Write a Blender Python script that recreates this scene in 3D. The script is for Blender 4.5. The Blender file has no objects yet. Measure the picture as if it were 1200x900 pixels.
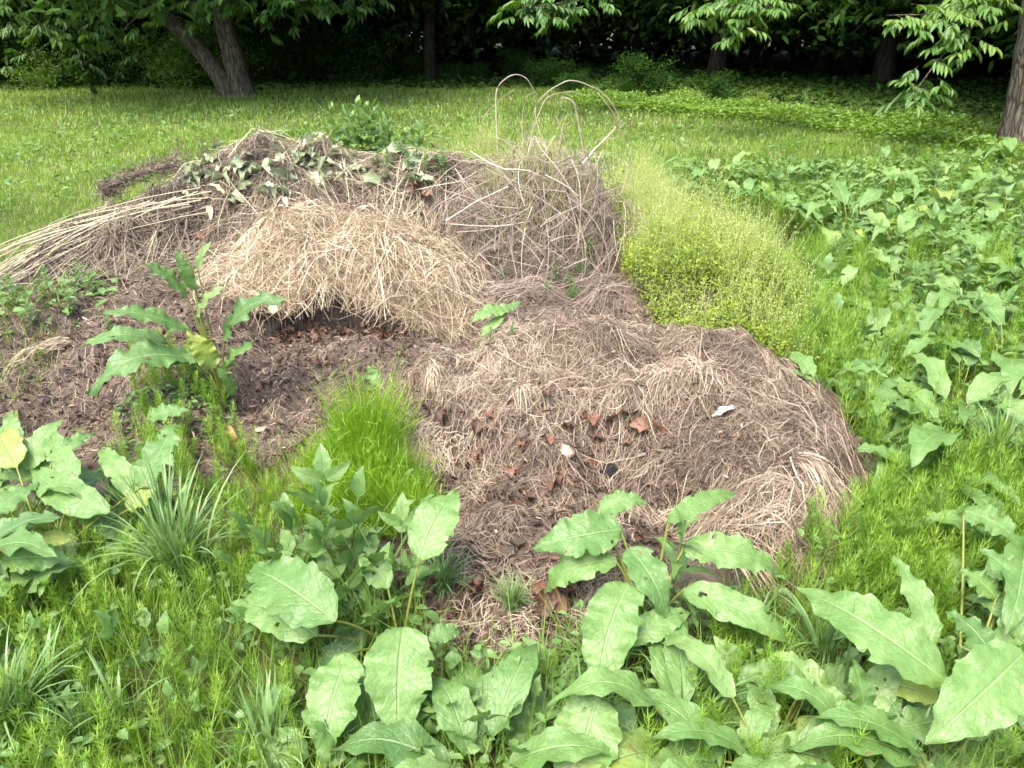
import bpy, math, random
import numpy as np

R = np.random.default_rng(11)
random.seed(5)
C = bpy.context.scene
COL = C.collection
PI = math.pi

# ------------------------------------------------------------------ camera
F = 906.0                       # focal length in photo pixels (1200 wide)
PITCH = math.radians(26.0)
CAMZ = 1.5
cam_d = bpy.data.cameras.new('camera')
cam = bpy.data.objects.new('camera', cam_d)
COL.objects.link(cam)
cam.location = (0, 0, CAMZ)
cam.rotation_euler = (math.radians(90) - PITCH, 0, 0)
cam_d.sensor_width = 36
cam_d.lens = 36 * F / 1200
cam_d.clip_end = 500
cam_d.clip_start = 0.05
C.camera = cam
CAM = np.array([0, 0, CAMZ])
FW = np.array([0, math.cos(PITCH), -math.sin(PITCH)])
UP = np.array([0, math.sin(PITCH), math.cos(PITCH)])
RT = np.array([1.0, 0, 0])


def ray(px, py):
    px = np.asarray(px, float); py = np.asarray(py, float)
    return FW + ((px - 600) / F)[..., None] * RT + ((450 - py) / F)[..., None] * UP


def at_y(px, py, Y):
    d = ray(px, py)
    return CAM + d * (np.asarray(Y, float) / d[..., 1])[..., None]


def at_z(px, py, z):
    d = ray(px, py)
    return CAM + d * ((np.asarray(z, float) - CAMZ) / d[..., 2])[..., None]


def unit(v):
    return v / np.maximum(np.linalg.norm(v, axis=-1, keepdims=True), 1e-9)


# ------------------------------------------------------------------ noise and terrain
def _hash(ix, iy, s):
    n = (ix.astype(np.int64) * 374761393 + iy.astype(np.int64) * 668265263 + s * 974711) & 0x7fffffff
    n = ((n ^ (n >> 13)) * 1274126177) & 0x7fffffff
    n = n ^ (n >> 16)
    return (n & 0xffff) / 65535.0


def vn(x, y, s=0):
    ix = np.floor(x); iy = np.floor(y)
    fx = x - ix; fy = y - iy
    fx = fx * fx * (3 - 2 * fx); fy = fy * fy * (3 - 2 * fy)
    a = _hash(ix, iy, s); b = _hash(ix + 1, iy, s); c = _hash(ix, iy + 1, s); d = _hash(ix + 1, iy + 1, s)
    return (a * (1 - fx) + b * fx) * (1 - fy) + (c * (1 - fx) + d * fx) * fy - 0.5


def fbm(x, y, s=0, o=4):
    r = 0; a = 1
    for k in range(o):
        r = r + a * vn(x * 2 ** k, y * 2 ** k, s + k); a *= 0.5
    return r


def G(x, y):
    return 0.05 * fbm(x * 0.7, y * 0.7, 3, 3)


BUMPS = dict(
    front=(0.43, 2.66, .80, .58, 0.0, .32, 2.0),
    lobe=(0.86, 2.13, .27, .38, -0.3, .22, 2.0),
    tongue=(0.08, 1.90, .36, .55, 0.0, .10, 1.5),
    soil=(-.55, 3.55, 1.75, 1.2, 0.0, .15, 1.6),
    straw=(-.86, 3.93, .64, .47, -.12, .42, 1.3),
    brush=(.16, 4.60, .50, .46, 0.0, .64, 1.9),
    left=(-1.55, 4.95, .74, .62, 0.25, .68, 1.2),
    mid=(-.62, 4.95, .75, .50, 0.0, .56, 1.5),
    slope=(-1.9, 3.45, .9, .7, 0.0, .20, 1.4),
    stalk=(-2.15, 4.35, .55, .42, 0.5, .32, 1.5),
    bank=(1.02, 4.05, .42, .65, 0.15, .26, 1.6),
)


def bump(name, x, y):
    cx, cy, rx, ry, rot, h, p = BUMPS[name]
    c, s = math.cos(rot), math.sin(rot)
    u = ((x - cx) * c + (y - cy) * s) / rx
    v = (-(x - cx) * s + (y - cy) * c) / ry
    rr = u * u + v * v
    wob = 1 + .35 * fbm(x * 2.2, y * 2.2, 17, 2)
    return h * np.exp(-np.minimum((rr * wob) ** p, 50))


def B(x, y, cave=True):
    r = 0
    for k in BUMPS:
        r = r + bump(k, x, y) ** 3
    r = r ** (1 / 3)
    r0 = r
    # the dug-out hollow in the front of the near mound
    u = (x - .19) / .42; v = (y - 2.15) / .20
    dig = np.exp(-(u * u + v * v) ** 2)
    r = r - .09 * dig
    # undercut front of the straw mound
    if cave:
        u = (x + .84) / .36; v = (y - 3.50 + .25 * (x + .84) ** 2) / .25
        r = r - .34 * np.exp(-(u * u + v * v) ** 2)
    r = r - .07 * np.exp(-(((x + .3) / .12) ** 2 + ((y - 3.45) / .25) ** 2))
    r = np.maximum(r, np.minimum(r0, .045))
    return r


def H(x, y, cave=True):
    b = B(x, y, cave)
    m = np.clip(b / .06, 0, 1)
    return G(x, y) + b + m * (.11 * fbm(x * 2.9, y * 2.9, 29, 2) + .10 * fbm(x * 6.5, y * 6.5, 31, 3) + .022 * fbm(x * 24, y * 24, 41, 2))


def hit(px, py, far=40):
    """first point of the ground or heap along the line of sight"""
    px = np.atleast_1d(np.asarray(px, float)); py = np.atleast_1d(np.asarray(py, float))
    d = ray(px, py)
    t = np.full(px.shape, 1.0); done = np.zeros(px.shape, bool); out = np.zeros(px.shape + (3,))
    for _ in range(900):
        p = CAM + d * t[..., None]
        below = p[..., 2] < H(p[..., 0], p[..., 1])
        new = below & ~done
        out[new] = p[new]; done |= below
        if done.all():
            break
        t = np.where(done, t, t + np.maximum(.012, t * .006))
        if t.max() > far:
            break
    out[~done] = (CAM + d * t[..., None])[~done]
    return out


def inpoly(px, py, poly):
    r = np.zeros(px.shape, bool); n = len(poly)
    for i in range(n):
        x1, y1 = poly[i]; x2, y2 = poly[(i + 1) % n]
        c = (y1 > py) != (y2 > py)
        xi = (x2 - x1) * (py - y1) / ((y2 - y1) or 1e-9) + x1
        r ^= c & (px < xi)
    return r


def project(p):
    v = p - CAM
    z = v @ FW
    return 600 + F * (v @ RT) / z, 450 - F * (v @ UP) / z


# ------------------------------------------------------------------ mesh collector
class MB:
    def __init__(s):
        s.V = []; s.Q = []; s.T3 = []; s.TI = []; s.UV = []; s.n = 0

    def add(s, V, Q=None, T=None, tint=0.5, uv=None):
        V = np.asarray(V, np.float32).reshape(-1, 3); k = len(V)
        s.V.append(V)
        if Q is not None and len(Q): s.Q.append(np.asarray(Q, np.int64).reshape(-1, 4) + s.n)
        if T is not None and len(T): s.T3.append(np.asarray(T, np.int64).reshape(-1, 3) + s.n)
        s.TI.append(np.broadcast_to(np.asarray(tint, np.float32), (k,)))
        s.UV.append(np.zeros((k, 2), np.float32) if uv is None else np.asarray(uv, np.float32).reshape(-1, 2))
        s.n += k

    def mesh(s, name, mat, smooth=True):
        me = bpy.data.meshes.new(name)
        V = np.concatenate(s.V) if s.V else np.zeros((0, 3), np.float32)
        Q = np.concatenate(s.Q) if s.Q else np.zeros((0, 4), np.int64)
        T = np.concatenate(s.T3) if s.T3 else np.zeros((0, 3), np.int64)
        me.vertices.add(len(V)); me.vertices.foreach_set('co', V.ravel())
        idx = np.concatenate([Q.ravel(), T.ravel()]).astype(np.int32)
        me.loops.add(len(idx)); me.loops.foreach_set('vertex_index', idx)
        tot = np.concatenate([np.full(len(Q), 4), np.full(len(T), 3)]).astype(np.int32)
        st = np.concatenate([[0], np.cumsum(tot)[:-1]]).astype(np.int32)
        me.polygons.add(len(tot))
        me.polygons.foreach_set('loop_start', st)
        me.polygons.foreach_set('use_smooth', np.full(len(tot), smooth))
        me.update(calc_edges=True)
        a = me.attributes.new('tint', 'FLOAT', 'POINT'); a.data.foreach_set('value', np.concatenate(s.TI))
        uv = np.concatenate(s.UV)
        u = me.uv_layers.new(name='UVMap'); u.data.foreach_set('uv', uv[idx].ravel())
        if isinstance(mat, (list, tuple)):
            for m in mat: me.materials.append(m)
        else:
            me.materials.append(mat)
        return me

    def build(s, name, mat, parent=None, smooth=True, origin=None):
        if origin is not None:
            s.V = [v - np.asarray(origin, np.float32) for v in s.V]
        o = bpy.data.objects.new(name, s.mesh(name, mat, smooth))
        COL.objects.link(o)
        if parent is not None: o.parent = parent
        elif origin is not None: o.location = origin
        return o


def ribbons(mb, P, W, S, tint):
    """P (N,K,3) centre lines, W (N,K) half widths, S (N,3)/(N,K,3) side vectors"""
    N, K = P.shape[:2]
    if N == 0: return
    if S.ndim == 2: S = S[:, None, :]
    W = np.broadcast_to(W, (N, K))
    V = np.stack([P - S * W[..., None], P + S * W[..., None]], 2)          # N,K,2,3
    b = (np.arange(N) * K * 2)[:, None] + (np.arange(K - 1) * 2)[None]
    Q = np.stack([b, b + 1, b + 3, b + 2], -1)
    t = np.repeat(np.broadcast_to(tint, (N,)), K * 2)
    uv = np.stack(np.broadcast_arrays(np.array([0, 1.0])[None, None, :], np.linspace(0, 1, K)[None, :, None], ), -1)
    uv = np.broadcast_to(uv, (N, K, 2, 2))
    mb.add(V, Q, None, t, uv)


def tubes(mb, P, Rr, sides, tint, cap=False):
    N, K = P.shape[:2]
    if N == 0: return
    T = np.gradient(P, axis=1); T = unit(T)
    ref = np.where(np.abs(T[..., 2:3]) > .9, np.array([1.0, 0, 0]), np.array([0, 0, 1.0]))
    A = unit(np.cross(T, ref)); Bn = np.cross(T, A)
    Rr = np.broadcast_to(Rr, (N, K))
    a = np.arange(sides) / sides * 2 * PI
    V = P[:, :, None] + Rr[:, :, None, None] * (np.cos(a)[:, None] * A[:, :, None] + np.sin(a)[:, None] * Bn[:, :, None])
    b = (np.arange(N) * K * sides)[:, None, None] + (np.arange(K - 1) * sides)[None, :, None]
    i = np.arange(sides)[None, None]; j = (i + 1) % sides
    Q = np.stack([b + i, b + j, b + sides + j, b + sides + i], -1)
    uv = np.stack(np.broadcast_arrays((np.arange(sides) / sides)[None, None], np.linspace(0, 1, K)[None, :, None]), -1)
    uv = np.broadcast_to(uv, (N, K, sides, 2))
    mb.add(V, Q, None, np.repeat(np.broadcast_to(tint, (N,)), K * sides), uv)


def small_leaves(mb, P, D, Nn, L, W, tint, fold=.25, droop=.15):
    """six-cornered folded leaves: base P, direction D, upper side Nn"""
    n = len(P)
    if n == 0: return
    D = unit(D); S = unit(np.cross(D, Nn)); U = np.cross(S, D)
    L = np.broadcast_to(L, (n,))[:, None]; W = np.broadcast_to(W, (n,))[:, None]
    f = fold * W
    v = [P,
         P + D * L * .35 + S * W * .5 + U * f * .6,
         P + D * L * .7 + S * W * .42 + U * (f * .5 - droop * L * .25),
         P + D * L - U * droop * L,
         P + D * L * .7 - S * W * .42 + U * (f * .5 - droop * L * .25),
         P + D * L * .35 - S * W * .5 + U * f * .6]
    V = np.stack(v, 1)
    b = (np.arange(n) * 6)[:, None]
    Q = np.concatenate([b + np.array([[0, 1, 2, 3]]), b + np.array([[0, 3, 4, 5]])], 1).reshape(-1, 4)
    uv = np.tile(np.array([[.5, 0], [1, .35], [.92, .7], [.5, 1], [.08, .7], [0, .35]]), (n, 1))
    mb.add(V, Q, None, np.repeat(np.broadcast_to(tint, (n,)), 6), uv)


PROF = dict(
    dock=([0, .03, .10, .25, .42, .60, .78, .90, 1], [.10, .44, .74, .95, 1, .87, .56, .26, 0]),
    ovate=([0, .04, .15, .35, .6, .8, .93, 1], [.08, .5, .92, 1, .74, .40, .14, 0]),
    lance=([0, .1, .3, .5, .7, .88, 1], [.12, .5, .9, 1, .75, .34, 0]),
)


def leaf(mb, base, tip, width, bow=.12, up=(0, 0, 1), prof='dock', n=18, m=8, wav=.05, tint=.5,
         fold=.12, curl=0.0, puck=.02, root=None, pet=.004, bend=0.0, rnd=random, serr=0.0, holes=0):
    base = np.asarray(base, float); tip = np.asarray(tip, float)
    ax = tip - base; L = np.linalg.norm(ax); a = ax / L
    u0 = np.asarray(up, float); nn = unit(u0 - a * (u0 @ a)); s = np.cross(a, nn)
    t = np.linspace(0, 1, n)
    px, py = PROF[prof]
    w = np.interp(t, px, py)
    w = np.convolve(np.pad(w, 2, 'edge'), [.12, .22, .32, .22, .12], 'valid'); w[-1] = 0.02; w[0] *= .6
    if serr: w = w * (1 + serr * ((np.arange(n) % 2) - .5) * 2 * (t > .05) * (t < .97))
    u = np.linspace(-1, 1, m + 1)
    T, U = np.meshgrid(t, u, indexing='ij')
    hw = width / 2 * w[:, None]
    ph = rnd.random() * 6.28; ph2 = rnd.random() * 6.28; fr = 2.2 + rnd.random() * 1.6
    lift = bow * L * np.sin(PI * np.clip(t, 0, 1)) - curl * L * np.clip((t - .6) / .4, 0, 1) ** 2
    side = bend * L * np.sin(PI * t)
    wv = wav * width * np.abs(U) ** 2 * (np.sin(2 * PI * fr * T + np.where(U > 0, ph, ph2)) + .55 * np.sin(2 * PI * fr * 2.3 * T + ph2) + .3 * np.sin(2 * PI * fr * 4.1 * T + np.where(U > 0, ph2, ph)))
    pk = puck * width * np.sin(PI * np.abs(U)) * np.cos(2 * PI * (9 * T - 2.2 * np.abs(U)))
    fl = fold * width * .5 * (np.abs(U) ** 1.1) * w[:, None]
    edge = 1 + .06 * np.sin(2 * PI * fr * 1.7 * T + np.where(U > 0, ph2, ph)) + .025 * np.sin(2 * PI * fr * 5.3 * T + np.where(U > 0, ph, ph2))
    P = (base + a * (L * T)[..., None] + nn * (lift[:, None] + wv + pk + fl)[..., None]
         + s * (U * hw * edge + side[:, None])[..., None])
    k = m + 1
    b = (np.arange(n - 1) * k)[:, None] + np.arange(m)[None]
    Q = np.stack([b, b + 1, b + k + 1, b + k], -1).reshape(n - 1, m, 4)
    if holes:
        kp = np.ones((n - 1, m), bool)
        for _ in range(holes):
            i = rnd.randrange(3, n - 4); j = rnd.choice([0, 0, m - 1, rnd.randrange(0, m)])
            kp[i, j] = False
            if rnd.random() < .4: kp[i + 1, j] = False
        Q = Q[kp]
    mb.add(P, Q, None, tint, np.stack([U * .5 + .5, T], -1))
    if root is not None:
        r = np.asarray(root, float)
        d1 = base - r
        c = r + np.array([d1[0] * .5, d1[1] * .5, d1[2] * .62 + .015])
        tt = np.linspace(0, 1, 7)[:, None]
        pp = (1 - tt) ** 2 * r + 2 * tt * (1 - tt) * c + tt ** 2 * (base + a * .015 * L)
        tubes(mb, pp[None], np.linspace(pet * 1.3, pet * .8, 7)[None], 5, tint * .0 + 1.5)


# ------------------------------------------------------------------ materials
def new_mat(name):
    m = bpy.data.materials.new(name); m.use_nodes = True
    nt = m.node_tree
    for n in list(nt.nodes): nt.nodes.remove(n)
    return m, nt


def N(nt, t, **k):
    n = nt.nodes.new(t)
    for a, b in k.items():
        if a == 'ins':
            for i, v in b.items(): n.inputs[i].default_value = v
        else: setattr(n, a, b)
    return n


def ramp(nt, cols):
    r = nt.nodes.new('ShaderNodeValToRGB')
    e = r.color_ramp.elements
    while len(e) < len(cols): e.new(0.5)
    for i, (p, c) in enumerate(cols):
        e[i].position = p; e[i].color = (*c, 1)
    return r


def tint_val(nt, nscale=8.0, namp=.35, objamp=.25):
    at = N(nt, 'ShaderNodeAttribute', attribute_name='tint')
    tc = N(nt, 'ShaderNodeTexCoord')
    no = N(nt, 'ShaderNodeTexNoise', ins={'Scale': nscale, 'Detail': 4.0})
    nt.links.new(tc.outputs['Object'], no.inputs['Vector'])
    oi = N(nt, 'ShaderNodeObjectInfo')
    a = N(nt, 'ShaderNodeMath', operation='MULTIPLY_ADD', ins={1: namp, 2: -namp / 2})
    nt.links.new(no.outputs[0], a.inputs[0])
    b = N(nt, 'ShaderNodeMath', operation='MULTIPLY_ADD', ins={1: objamp, 2: -objamp / 2})
    nt.links.new(oi.outputs['Random'], b.inputs[0])
    c = N(nt, 'ShaderNodeMath', operation='ADD'); nt.links.new(a.outputs[0], c.inputs[0]); nt.links.new(b.outputs[0], c.inputs[1])
    d = N(nt, 'ShaderNodeMath', operation='ADD'); nt.links.new(c.outputs[0], d.inputs[0]); nt.links.new(at.outputs['Fac'], d.inputs[1])
    return d, no, tc


def leaf_mat(name, cols, rough=.45, trans=.35, veins=0, vein_col=(.30, .42, .16), spec=.5, nscale=8.0, namp=.3, spots=0.0, objamp=.25):
    m, nt = new_mat(name); ln = nt.links.new
    d, no, tc = tint_val(nt, nscale, namp, objamp)
    r = ramp(nt, cols); ln(d.outputs[0], r.inputs[0])
    col = r.outputs[0]
    bs = N(nt, 'ShaderNodeBsdfPrincipled', ins={'Roughness': rough, 'Specular IOR Level': spec})
    if veins:
        uv = N(nt, 'ShaderNodeUVMap'); sp = N(nt, 'ShaderNodeSeparateXYZ'); ln(uv.outputs[0], sp.inputs[0])
        x = N(nt, 'ShaderNodeMath', operation='SUBTRACT', ins={1: .5}); ln(sp.outputs[0], x.inputs[0])
        ab = N(nt, 'ShaderNodeMath', operation='ABSOLUTE'); ln(x.outputs[0], ab.inputs[0])
        mid = N(nt, 'ShaderNodeMapRange', ins={1: .012, 2: .035, 3: 1.0, 4: 0.0}); ln(ab.outputs[0], mid.inputs[0])
        k = N(nt, 'ShaderNodeMath', operation='MULTIPLY_ADD', ins={1: -.55}); ln(ab.outputs[0], k.inputs[0]); ln(sp.outputs[1], k.inputs[2])
        nz = N(nt, 'ShaderNodeTexNoise', ins={'Scale': 14.0, 'Detail': 2.0}); ln(uv.outputs[0], nz.inputs['Vector'])
        k1 = N(nt, 'ShaderNodeMath', operation='MULTIPLY_ADD', ins={1: .06}); ln(nz.outputs[0], k1.inputs[0]); ln(k.outputs[0], k1.inputs[2])
        k2 = N(nt, 'ShaderNodeMath', operation='MULTIPLY', ins={1: float(veins)}); ln(k1.outputs[0], k2.inputs[0])
        k3 = N(nt, 'ShaderNodeMath', operation='FRACT'); ln(k2.outputs[0], k3.inputs[0])
        k4 = N(nt, 'ShaderNodeMath', operation='PINGPONG', ins={1: .5}); ln(k3.outputs[0], k4.inputs[0])
        lat = N(nt, 'ShaderNodeMapRange', ins={1: 0.0, 2: .10, 3: .22, 4: 0.0}); ln(k4.outputs[0], lat.inputs[0])
        mx = N(nt, 'ShaderNodeMath', operation='MAXIMUM'); ln(mid.outputs[0], mx.inputs[0]); ln(lat.outputs[0], mx.inputs[1])
        sc = N(nt, 'ShaderNodeMath', operation='MULTIPLY', ins={1: .55}); ln(mx.outputs[0], sc.inputs[0])
        mc = N(nt, 'ShaderNodeMix', data_type='RGBA'); ln(sc.outputs[0], mc.inputs[0]); ln(col, mc.inputs[6]); mc.inputs[7].default_value = (*vein_col, 1)
        col = mc.outputs[2]
        nm = N(nt, 'ShaderNodeTexNoise', ins={'Scale': 45.0, 'Detail': 3.0}); ln(tc.outputs['Object'], nm.inputs['Vector'])
        mm = N(nt, 'ShaderNodeMapRange', ins={1: .40, 2: .66, 3: .45, 4: 0.0}); ln(nm.outputs[0], mm.inputs[0])
        m2 = N(nt, 'ShaderNodeMix', data_type='RGBA', blend_type='MULTIPLY'); ln(mm.outputs[0], m2.inputs[0]); ln(col, m2.inputs[6]); m2.inputs[7].default_value = (.55, .68, .5, 1)
        col = m2.outputs[2]
        nb = N(nt, 'ShaderNodeTexNoise', ins={'Scale': 60.0, 'Detail': 3.0}); ln(tc.outputs['Object'], nb.inputs['Vector'])
        hs = N(nt, 'ShaderNodeMath', operation='MULTIPLY_ADD', ins={1: -.7}); ln(mx.outputs[0], hs.inputs[0]); ln(nb.outputs[0], hs.inputs[2])
        bp = N(nt, 'ShaderNodeBump', ins={'Strength': .55, 'Distance': .008}); ln(hs.outputs[0], bp.inputs['Height']); ln(bp.outputs[0], bs.inputs['Normal'])
    if spots:
        vo = N(nt, 'ShaderNodeTexNoise', ins={'Scale': 28.0, 'Detail': 2.0}); ln(tc.outputs['Object'], vo.inputs['Vector'])
        ms = N(nt, 'ShaderNodeMapRange', ins={1: .68, 2: .74, 3: 0.0, 4: spots}); ln(vo.outputs[0], ms.inputs[0])
        mc = N(nt, 'ShaderNodeMix', data_type='RGBA'); ln(ms.outputs[0], mc.inputs[0]); ln(col, mc.inputs[6]); mc.inputs[7].default_value = (.16, .10, .04, 1)
        col = mc.outputs[2]
    ln(col, bs.inputs['Base Color'])
    out = N(nt, 'ShaderNodeOutputMaterial')
    if trans:
        tr = N(nt, 'ShaderNodeBsdfTranslucent')
        hs = N(nt, 'ShaderNodeHueSaturation', ins={'Hue': .485, 'Saturation': 1.15, 'Value': 1.25}); ln(col, hs.inputs['Color']); ln(hs.outputs[0], tr.inputs[0])
        mix = N(nt, 'ShaderNodeMixShader', ins={0: trans}); ln(bs.outputs[0], mix.inputs[1]); ln(tr.outputs[0], mix.inputs[2])
        ln(mix.outputs[0], out.inputs[0])
    else:
        ln(bs.outputs[0], out.inputs[0])
    return m


def earth_mat(name, cols, scale=9.0, bump_s=.6, rough=.95):
    m, nt = new_mat(name); ln = nt.links.new
    tc = N(nt, 'ShaderNodeTexCoord')
    a = N(nt, 'ShaderNodeTexNoise', ins={'Scale': scale, 'Detail': 8.0, 'Roughness': .7}); ln(tc.outputs['Object'], a.inputs['Vector'])
    r = ramp(nt, cols); ln(a.outputs[0], r.inputs[0])
    b = N(nt, 'ShaderNodeTexNoise', ins={'Scale': scale * 9, 'Detail': 6.0, 'Roughness': .7}); ln(tc.outputs['Object'], b.inputs['Vector'])
    mx = N(nt, 'ShaderNodeMix', data_type='RGBA', blend_type='OVERLAY'); mx.inputs[0].default_value = .7
    ln(r.outputs[0], mx.inputs[6]); ln(b.outputs[0], mx.inputs[7])
    bs = N(nt, 'ShaderNodeBsdfPrincipled', ins={'Roughness': rough, 'Specular IOR Level': .25})
    ln(mx.outputs[2], bs.inputs['Base Color'])
    bp = N(nt, 'ShaderNodeBump', ins={'Strength': bump_s, 'Distance': .02}); ln(b.outputs[0], bp.inputs['Height']); ln(bp.outputs[0], bs.inputs['Normal'])
    out = N(nt, 'ShaderNodeOutputMaterial'); ln(bs.outputs[0], out.inputs[0])
    return m


def bark_mat(name, c1, c2, c3):
    m, nt = new_mat(name); ln = nt.links.new
    tc = N(nt, 'ShaderNodeTexCoord')
    mp = N(nt, 'ShaderNodeMapping', ins={'Scale': (1, 1, .16)}); ln(tc.outputs['Object'], mp.inputs[0])
    a = N(nt, 'ShaderNodeTexNoise', ins={'Scale': 22.0, 'Detail': 6.0, 'Roughness': .65}); ln(mp.outputs[0], a.inputs['Vector'])
    v = N(nt, 'ShaderNodeTexVoronoi', feature='DISTANCE_TO_EDGE', ins={'Scale': 20.0}); ln(mp.outputs[0], v.inputs['Vector'])
    r = ramp(nt, [(.3, c1), (.5, c2), (.68, c3)]); ln(a.outputs[0], r.inputs[0])
    cr = N(nt, 'ShaderNodeMapRange', ins={1: 0.0, 2: .14, 3: .35, 4: 1.0}); ln(v.outputs[0], cr.inputs[0])
    mx = N(nt, 'ShaderNodeMix', data_type='RGBA', blend_type='MULTIPLY'); mx.inputs[0].default_value = 1
    ln(r.outputs[0], mx.inputs[6]); ln(cr.outputs[0], mx.inputs[7])
    bs = N(nt, 'ShaderNodeBsdfPrincipled', ins={'Roughness': .9, 'Specular IOR Level': .2}); ln(mx.outputs[2], bs.inputs['Base Color'])
    h = N(nt, 'ShaderNodeMath', operation='MULTIPLY'); ln(a.outputs[0], h.inputs[0]); ln(cr.outputs[0], h.inputs[1])
    bp = N(nt, 'ShaderNodeBump', ins={'Strength': .9, 'Distance': .04}); ln(h.outputs[0], bp.inputs['Height']); ln(bp.outputs[0], bs.inputs['Normal'])
    out = N(nt, 'ShaderNodeOutputMaterial'); ln(bs.outputs[0], out.inputs[0])
    return m


M = {}
M['dock'] = leaf_mat('dock_leaf', [(0, (.06, .13, .035)), (.35, (.10, .195, .048)), (.62, (.145, .25, .068)), (.84, (.20, .30, .10)), (.96, (.25, .31, .05)), (1, (.27, .29, .055))],
                     rough=.46, trans=.27, veins=9, vein_col=(.26, .36, .15), spec=.5, nscale=7, spots=.6, objamp=.42)
M['weed'] = leaf_mat('weed_leaf', [(0, (.075, .155, .035)), (.5, (.135, .245, .065)), (1, (.2, .31, .09))], rough=.45, trans=.3, veins=6, vein_col=(.18, .28, .12), spec=.5)
M['grass'] = leaf_mat('lawn_blade', [(0, (.075, .155, .016)), (.4, (.155, .275, .035)), (.75, (.23, .35, .06)), (.93, (.31, .38, .12)), (1, (.40, .38, .20))], rough=.5, trans=.4, nscale=1.2, namp=.45)
M['tuft'] = leaf_mat('tuft_blade', [(0, (.08, .17, .05)), (.5, (.15, .26, .08)), (1, (.24, .34, .12))], rough=.4, trans=.3)
M['horsetail'] = leaf_mat('horsetail', [(0, (.08, .17, .010)), (.5, (.155, .29, .018)), (1, (.25, .37, .05))], rough=.5, trans=.35, nscale=3)
M['feather'] = leaf_mat('feathery', [(0, (.08, .18, .010)), (.5, (.15, .30, .014)), (1, (.26, .40, .04))], rough=.5, trans=.35, nscale=10)
M['bedstraw'] = leaf_mat('bedstraw', [(0, (.09, .16, .008)), (.5, (.20, .29, .018)), (1, (.32, .38, .06))], rough=.55, trans=.35, nscale=5)
M['haze'] = leaf_mat('seed_heads', [(0, (.24, .32, .06)), (.5, (.36, .42, .13)), (1, (.48, .48, .24))], rough=.7, trans=.3, nscale=4)
M['straw'] = leaf_mat('straw', [(0, (.08, .055, .03)), (.3, (.21, .155, .095)), (.65, (.37, .29, .185)), (1, (.54, .45, .31))], rough=.6, trans=.12, nscale=5, namp=.3, objamp=.1)
M['mat'] = leaf_mat('dead_grass', [(0, (.05, .034, .022)), (.3, (.135, .096, .064)), (.6, (.26, .197, .135)), (.85, (.38, .305, .215)), (1, (.50, .41, .30))], rough=.75, trans=.08, nscale=6, namp=.4, objamp=.1)
M['brush'] = leaf_mat('dry_stems', [(0, (.09, .065, .045)), (.4, (.22, .165, .125)), (.75, (.38, .31, .25)), (1, (.55, .48, .40))], rough=.7, trans=.05, nscale=6, objamp=.15)
M['stalk'] = leaf_mat('old_stalks', [(0, (.075, .055, .04)), (.35, (.20, .155, .11)), (.7, (.36, .30, .20)), (1, (.52, .45, .29))], rough=.7, trans=.08, nscale=6, objamp=.15)
M['dead'] = leaf_mat('dead_leaf', [(0, (.03, .016, .011)), (.4, (.085, .036, .022)), (.75, (.17, .072, .042)), (1, (.26, .15, .10))], rough=.6, trans=.1, veins=6, vein_col=(.25, .14, .08), nscale=12)
M['wilt'] = leaf_mat('wilted_leaf', [(0, (.12, .16, .06)), (.4, (.22, .26, .15)), (.7, (.36, .39, .26)), (1, (.48, .45, .27))], rough=.6, trans=.25, veins=6, vein_col=(.35, .36, .22), nscale=12, namp=.5)
M['pale'] = leaf_mat('pale_leaf', [(0, (.42, .38, .20)), (.5, (.55, .47, .27)), (1, (.62, .58, .45))], rough=.6, trans=.2, nscale=15)
M['ochre'] = leaf_mat('ochre_leaf', [(0, (.34, .19, .07)), (.5, (.50, .31, .12)), (1, (.62, .42, .2))], rough=.6, trans=.2, veins=5, vein_col=(.3, .17, .07), nscale=15)
M['lilac'] = leaf_mat('bleached_leaf', [(0, (.30, .28, .31)), (1, (.46, .44, .47))], rough=.6, trans=.1, nscale=15)
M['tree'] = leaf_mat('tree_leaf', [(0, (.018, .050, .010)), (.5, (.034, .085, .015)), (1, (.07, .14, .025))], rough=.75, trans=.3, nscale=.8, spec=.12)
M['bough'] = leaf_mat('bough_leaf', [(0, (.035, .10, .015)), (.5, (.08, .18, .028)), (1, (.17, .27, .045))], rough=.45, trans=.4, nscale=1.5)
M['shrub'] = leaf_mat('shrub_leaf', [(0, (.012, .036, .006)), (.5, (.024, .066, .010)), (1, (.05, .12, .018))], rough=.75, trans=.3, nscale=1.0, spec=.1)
M['bright'] = leaf_mat('lit_painted_shrub_leaf', [(0, (.06, .15, .018)), (.5, (.11, .23, .03)), (1, (.2, .3, .06))], rough=.5, trans=.4, nscale=1.0)  # leaf colour lightened to stand in for light falling into the gap
M['herb'] = leaf_mat('herb_leaf', [(0, (.06, .14, .013)), (.5, (.12, .23, .028)), (1, (.20, .31, .055))], rough=.5, trans=.4, nscale=1.0)
M['soil'] = earth_mat('heap_soil', [(.3, (.035, .026, .020)), (.5, (.088, .067, .052)), (.72, (.18, .14, .11))], 7)
M['ground'] = earth_mat('ground_soil', [(.25, (.040, .040, .018)), (.5, (.070, .075, .028)), (.75, (.11, .11, .045))], 2.5)
M['stone'] = earth_mat('pale_stone', [(.3, (.30, .23, .16)), (.6, (.44, .34, .25))], 20, .3, .8)
M['charcoal'] = earth_mat('charcoal', [(.3, (.012, .012, .014)), (.6, (.035, .034, .036)), (.8, (.10, .10, .10))], 25, .8, .7)
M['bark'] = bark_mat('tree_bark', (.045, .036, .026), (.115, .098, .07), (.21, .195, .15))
M['shade_painted_bark'] = bark_mat('shade_painted_tree_bark', (.016, .014, .010), (.035, .03, .022), (.07, .062, .048))  # darker copy of the bark, woodland shade painted into its colour
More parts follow.
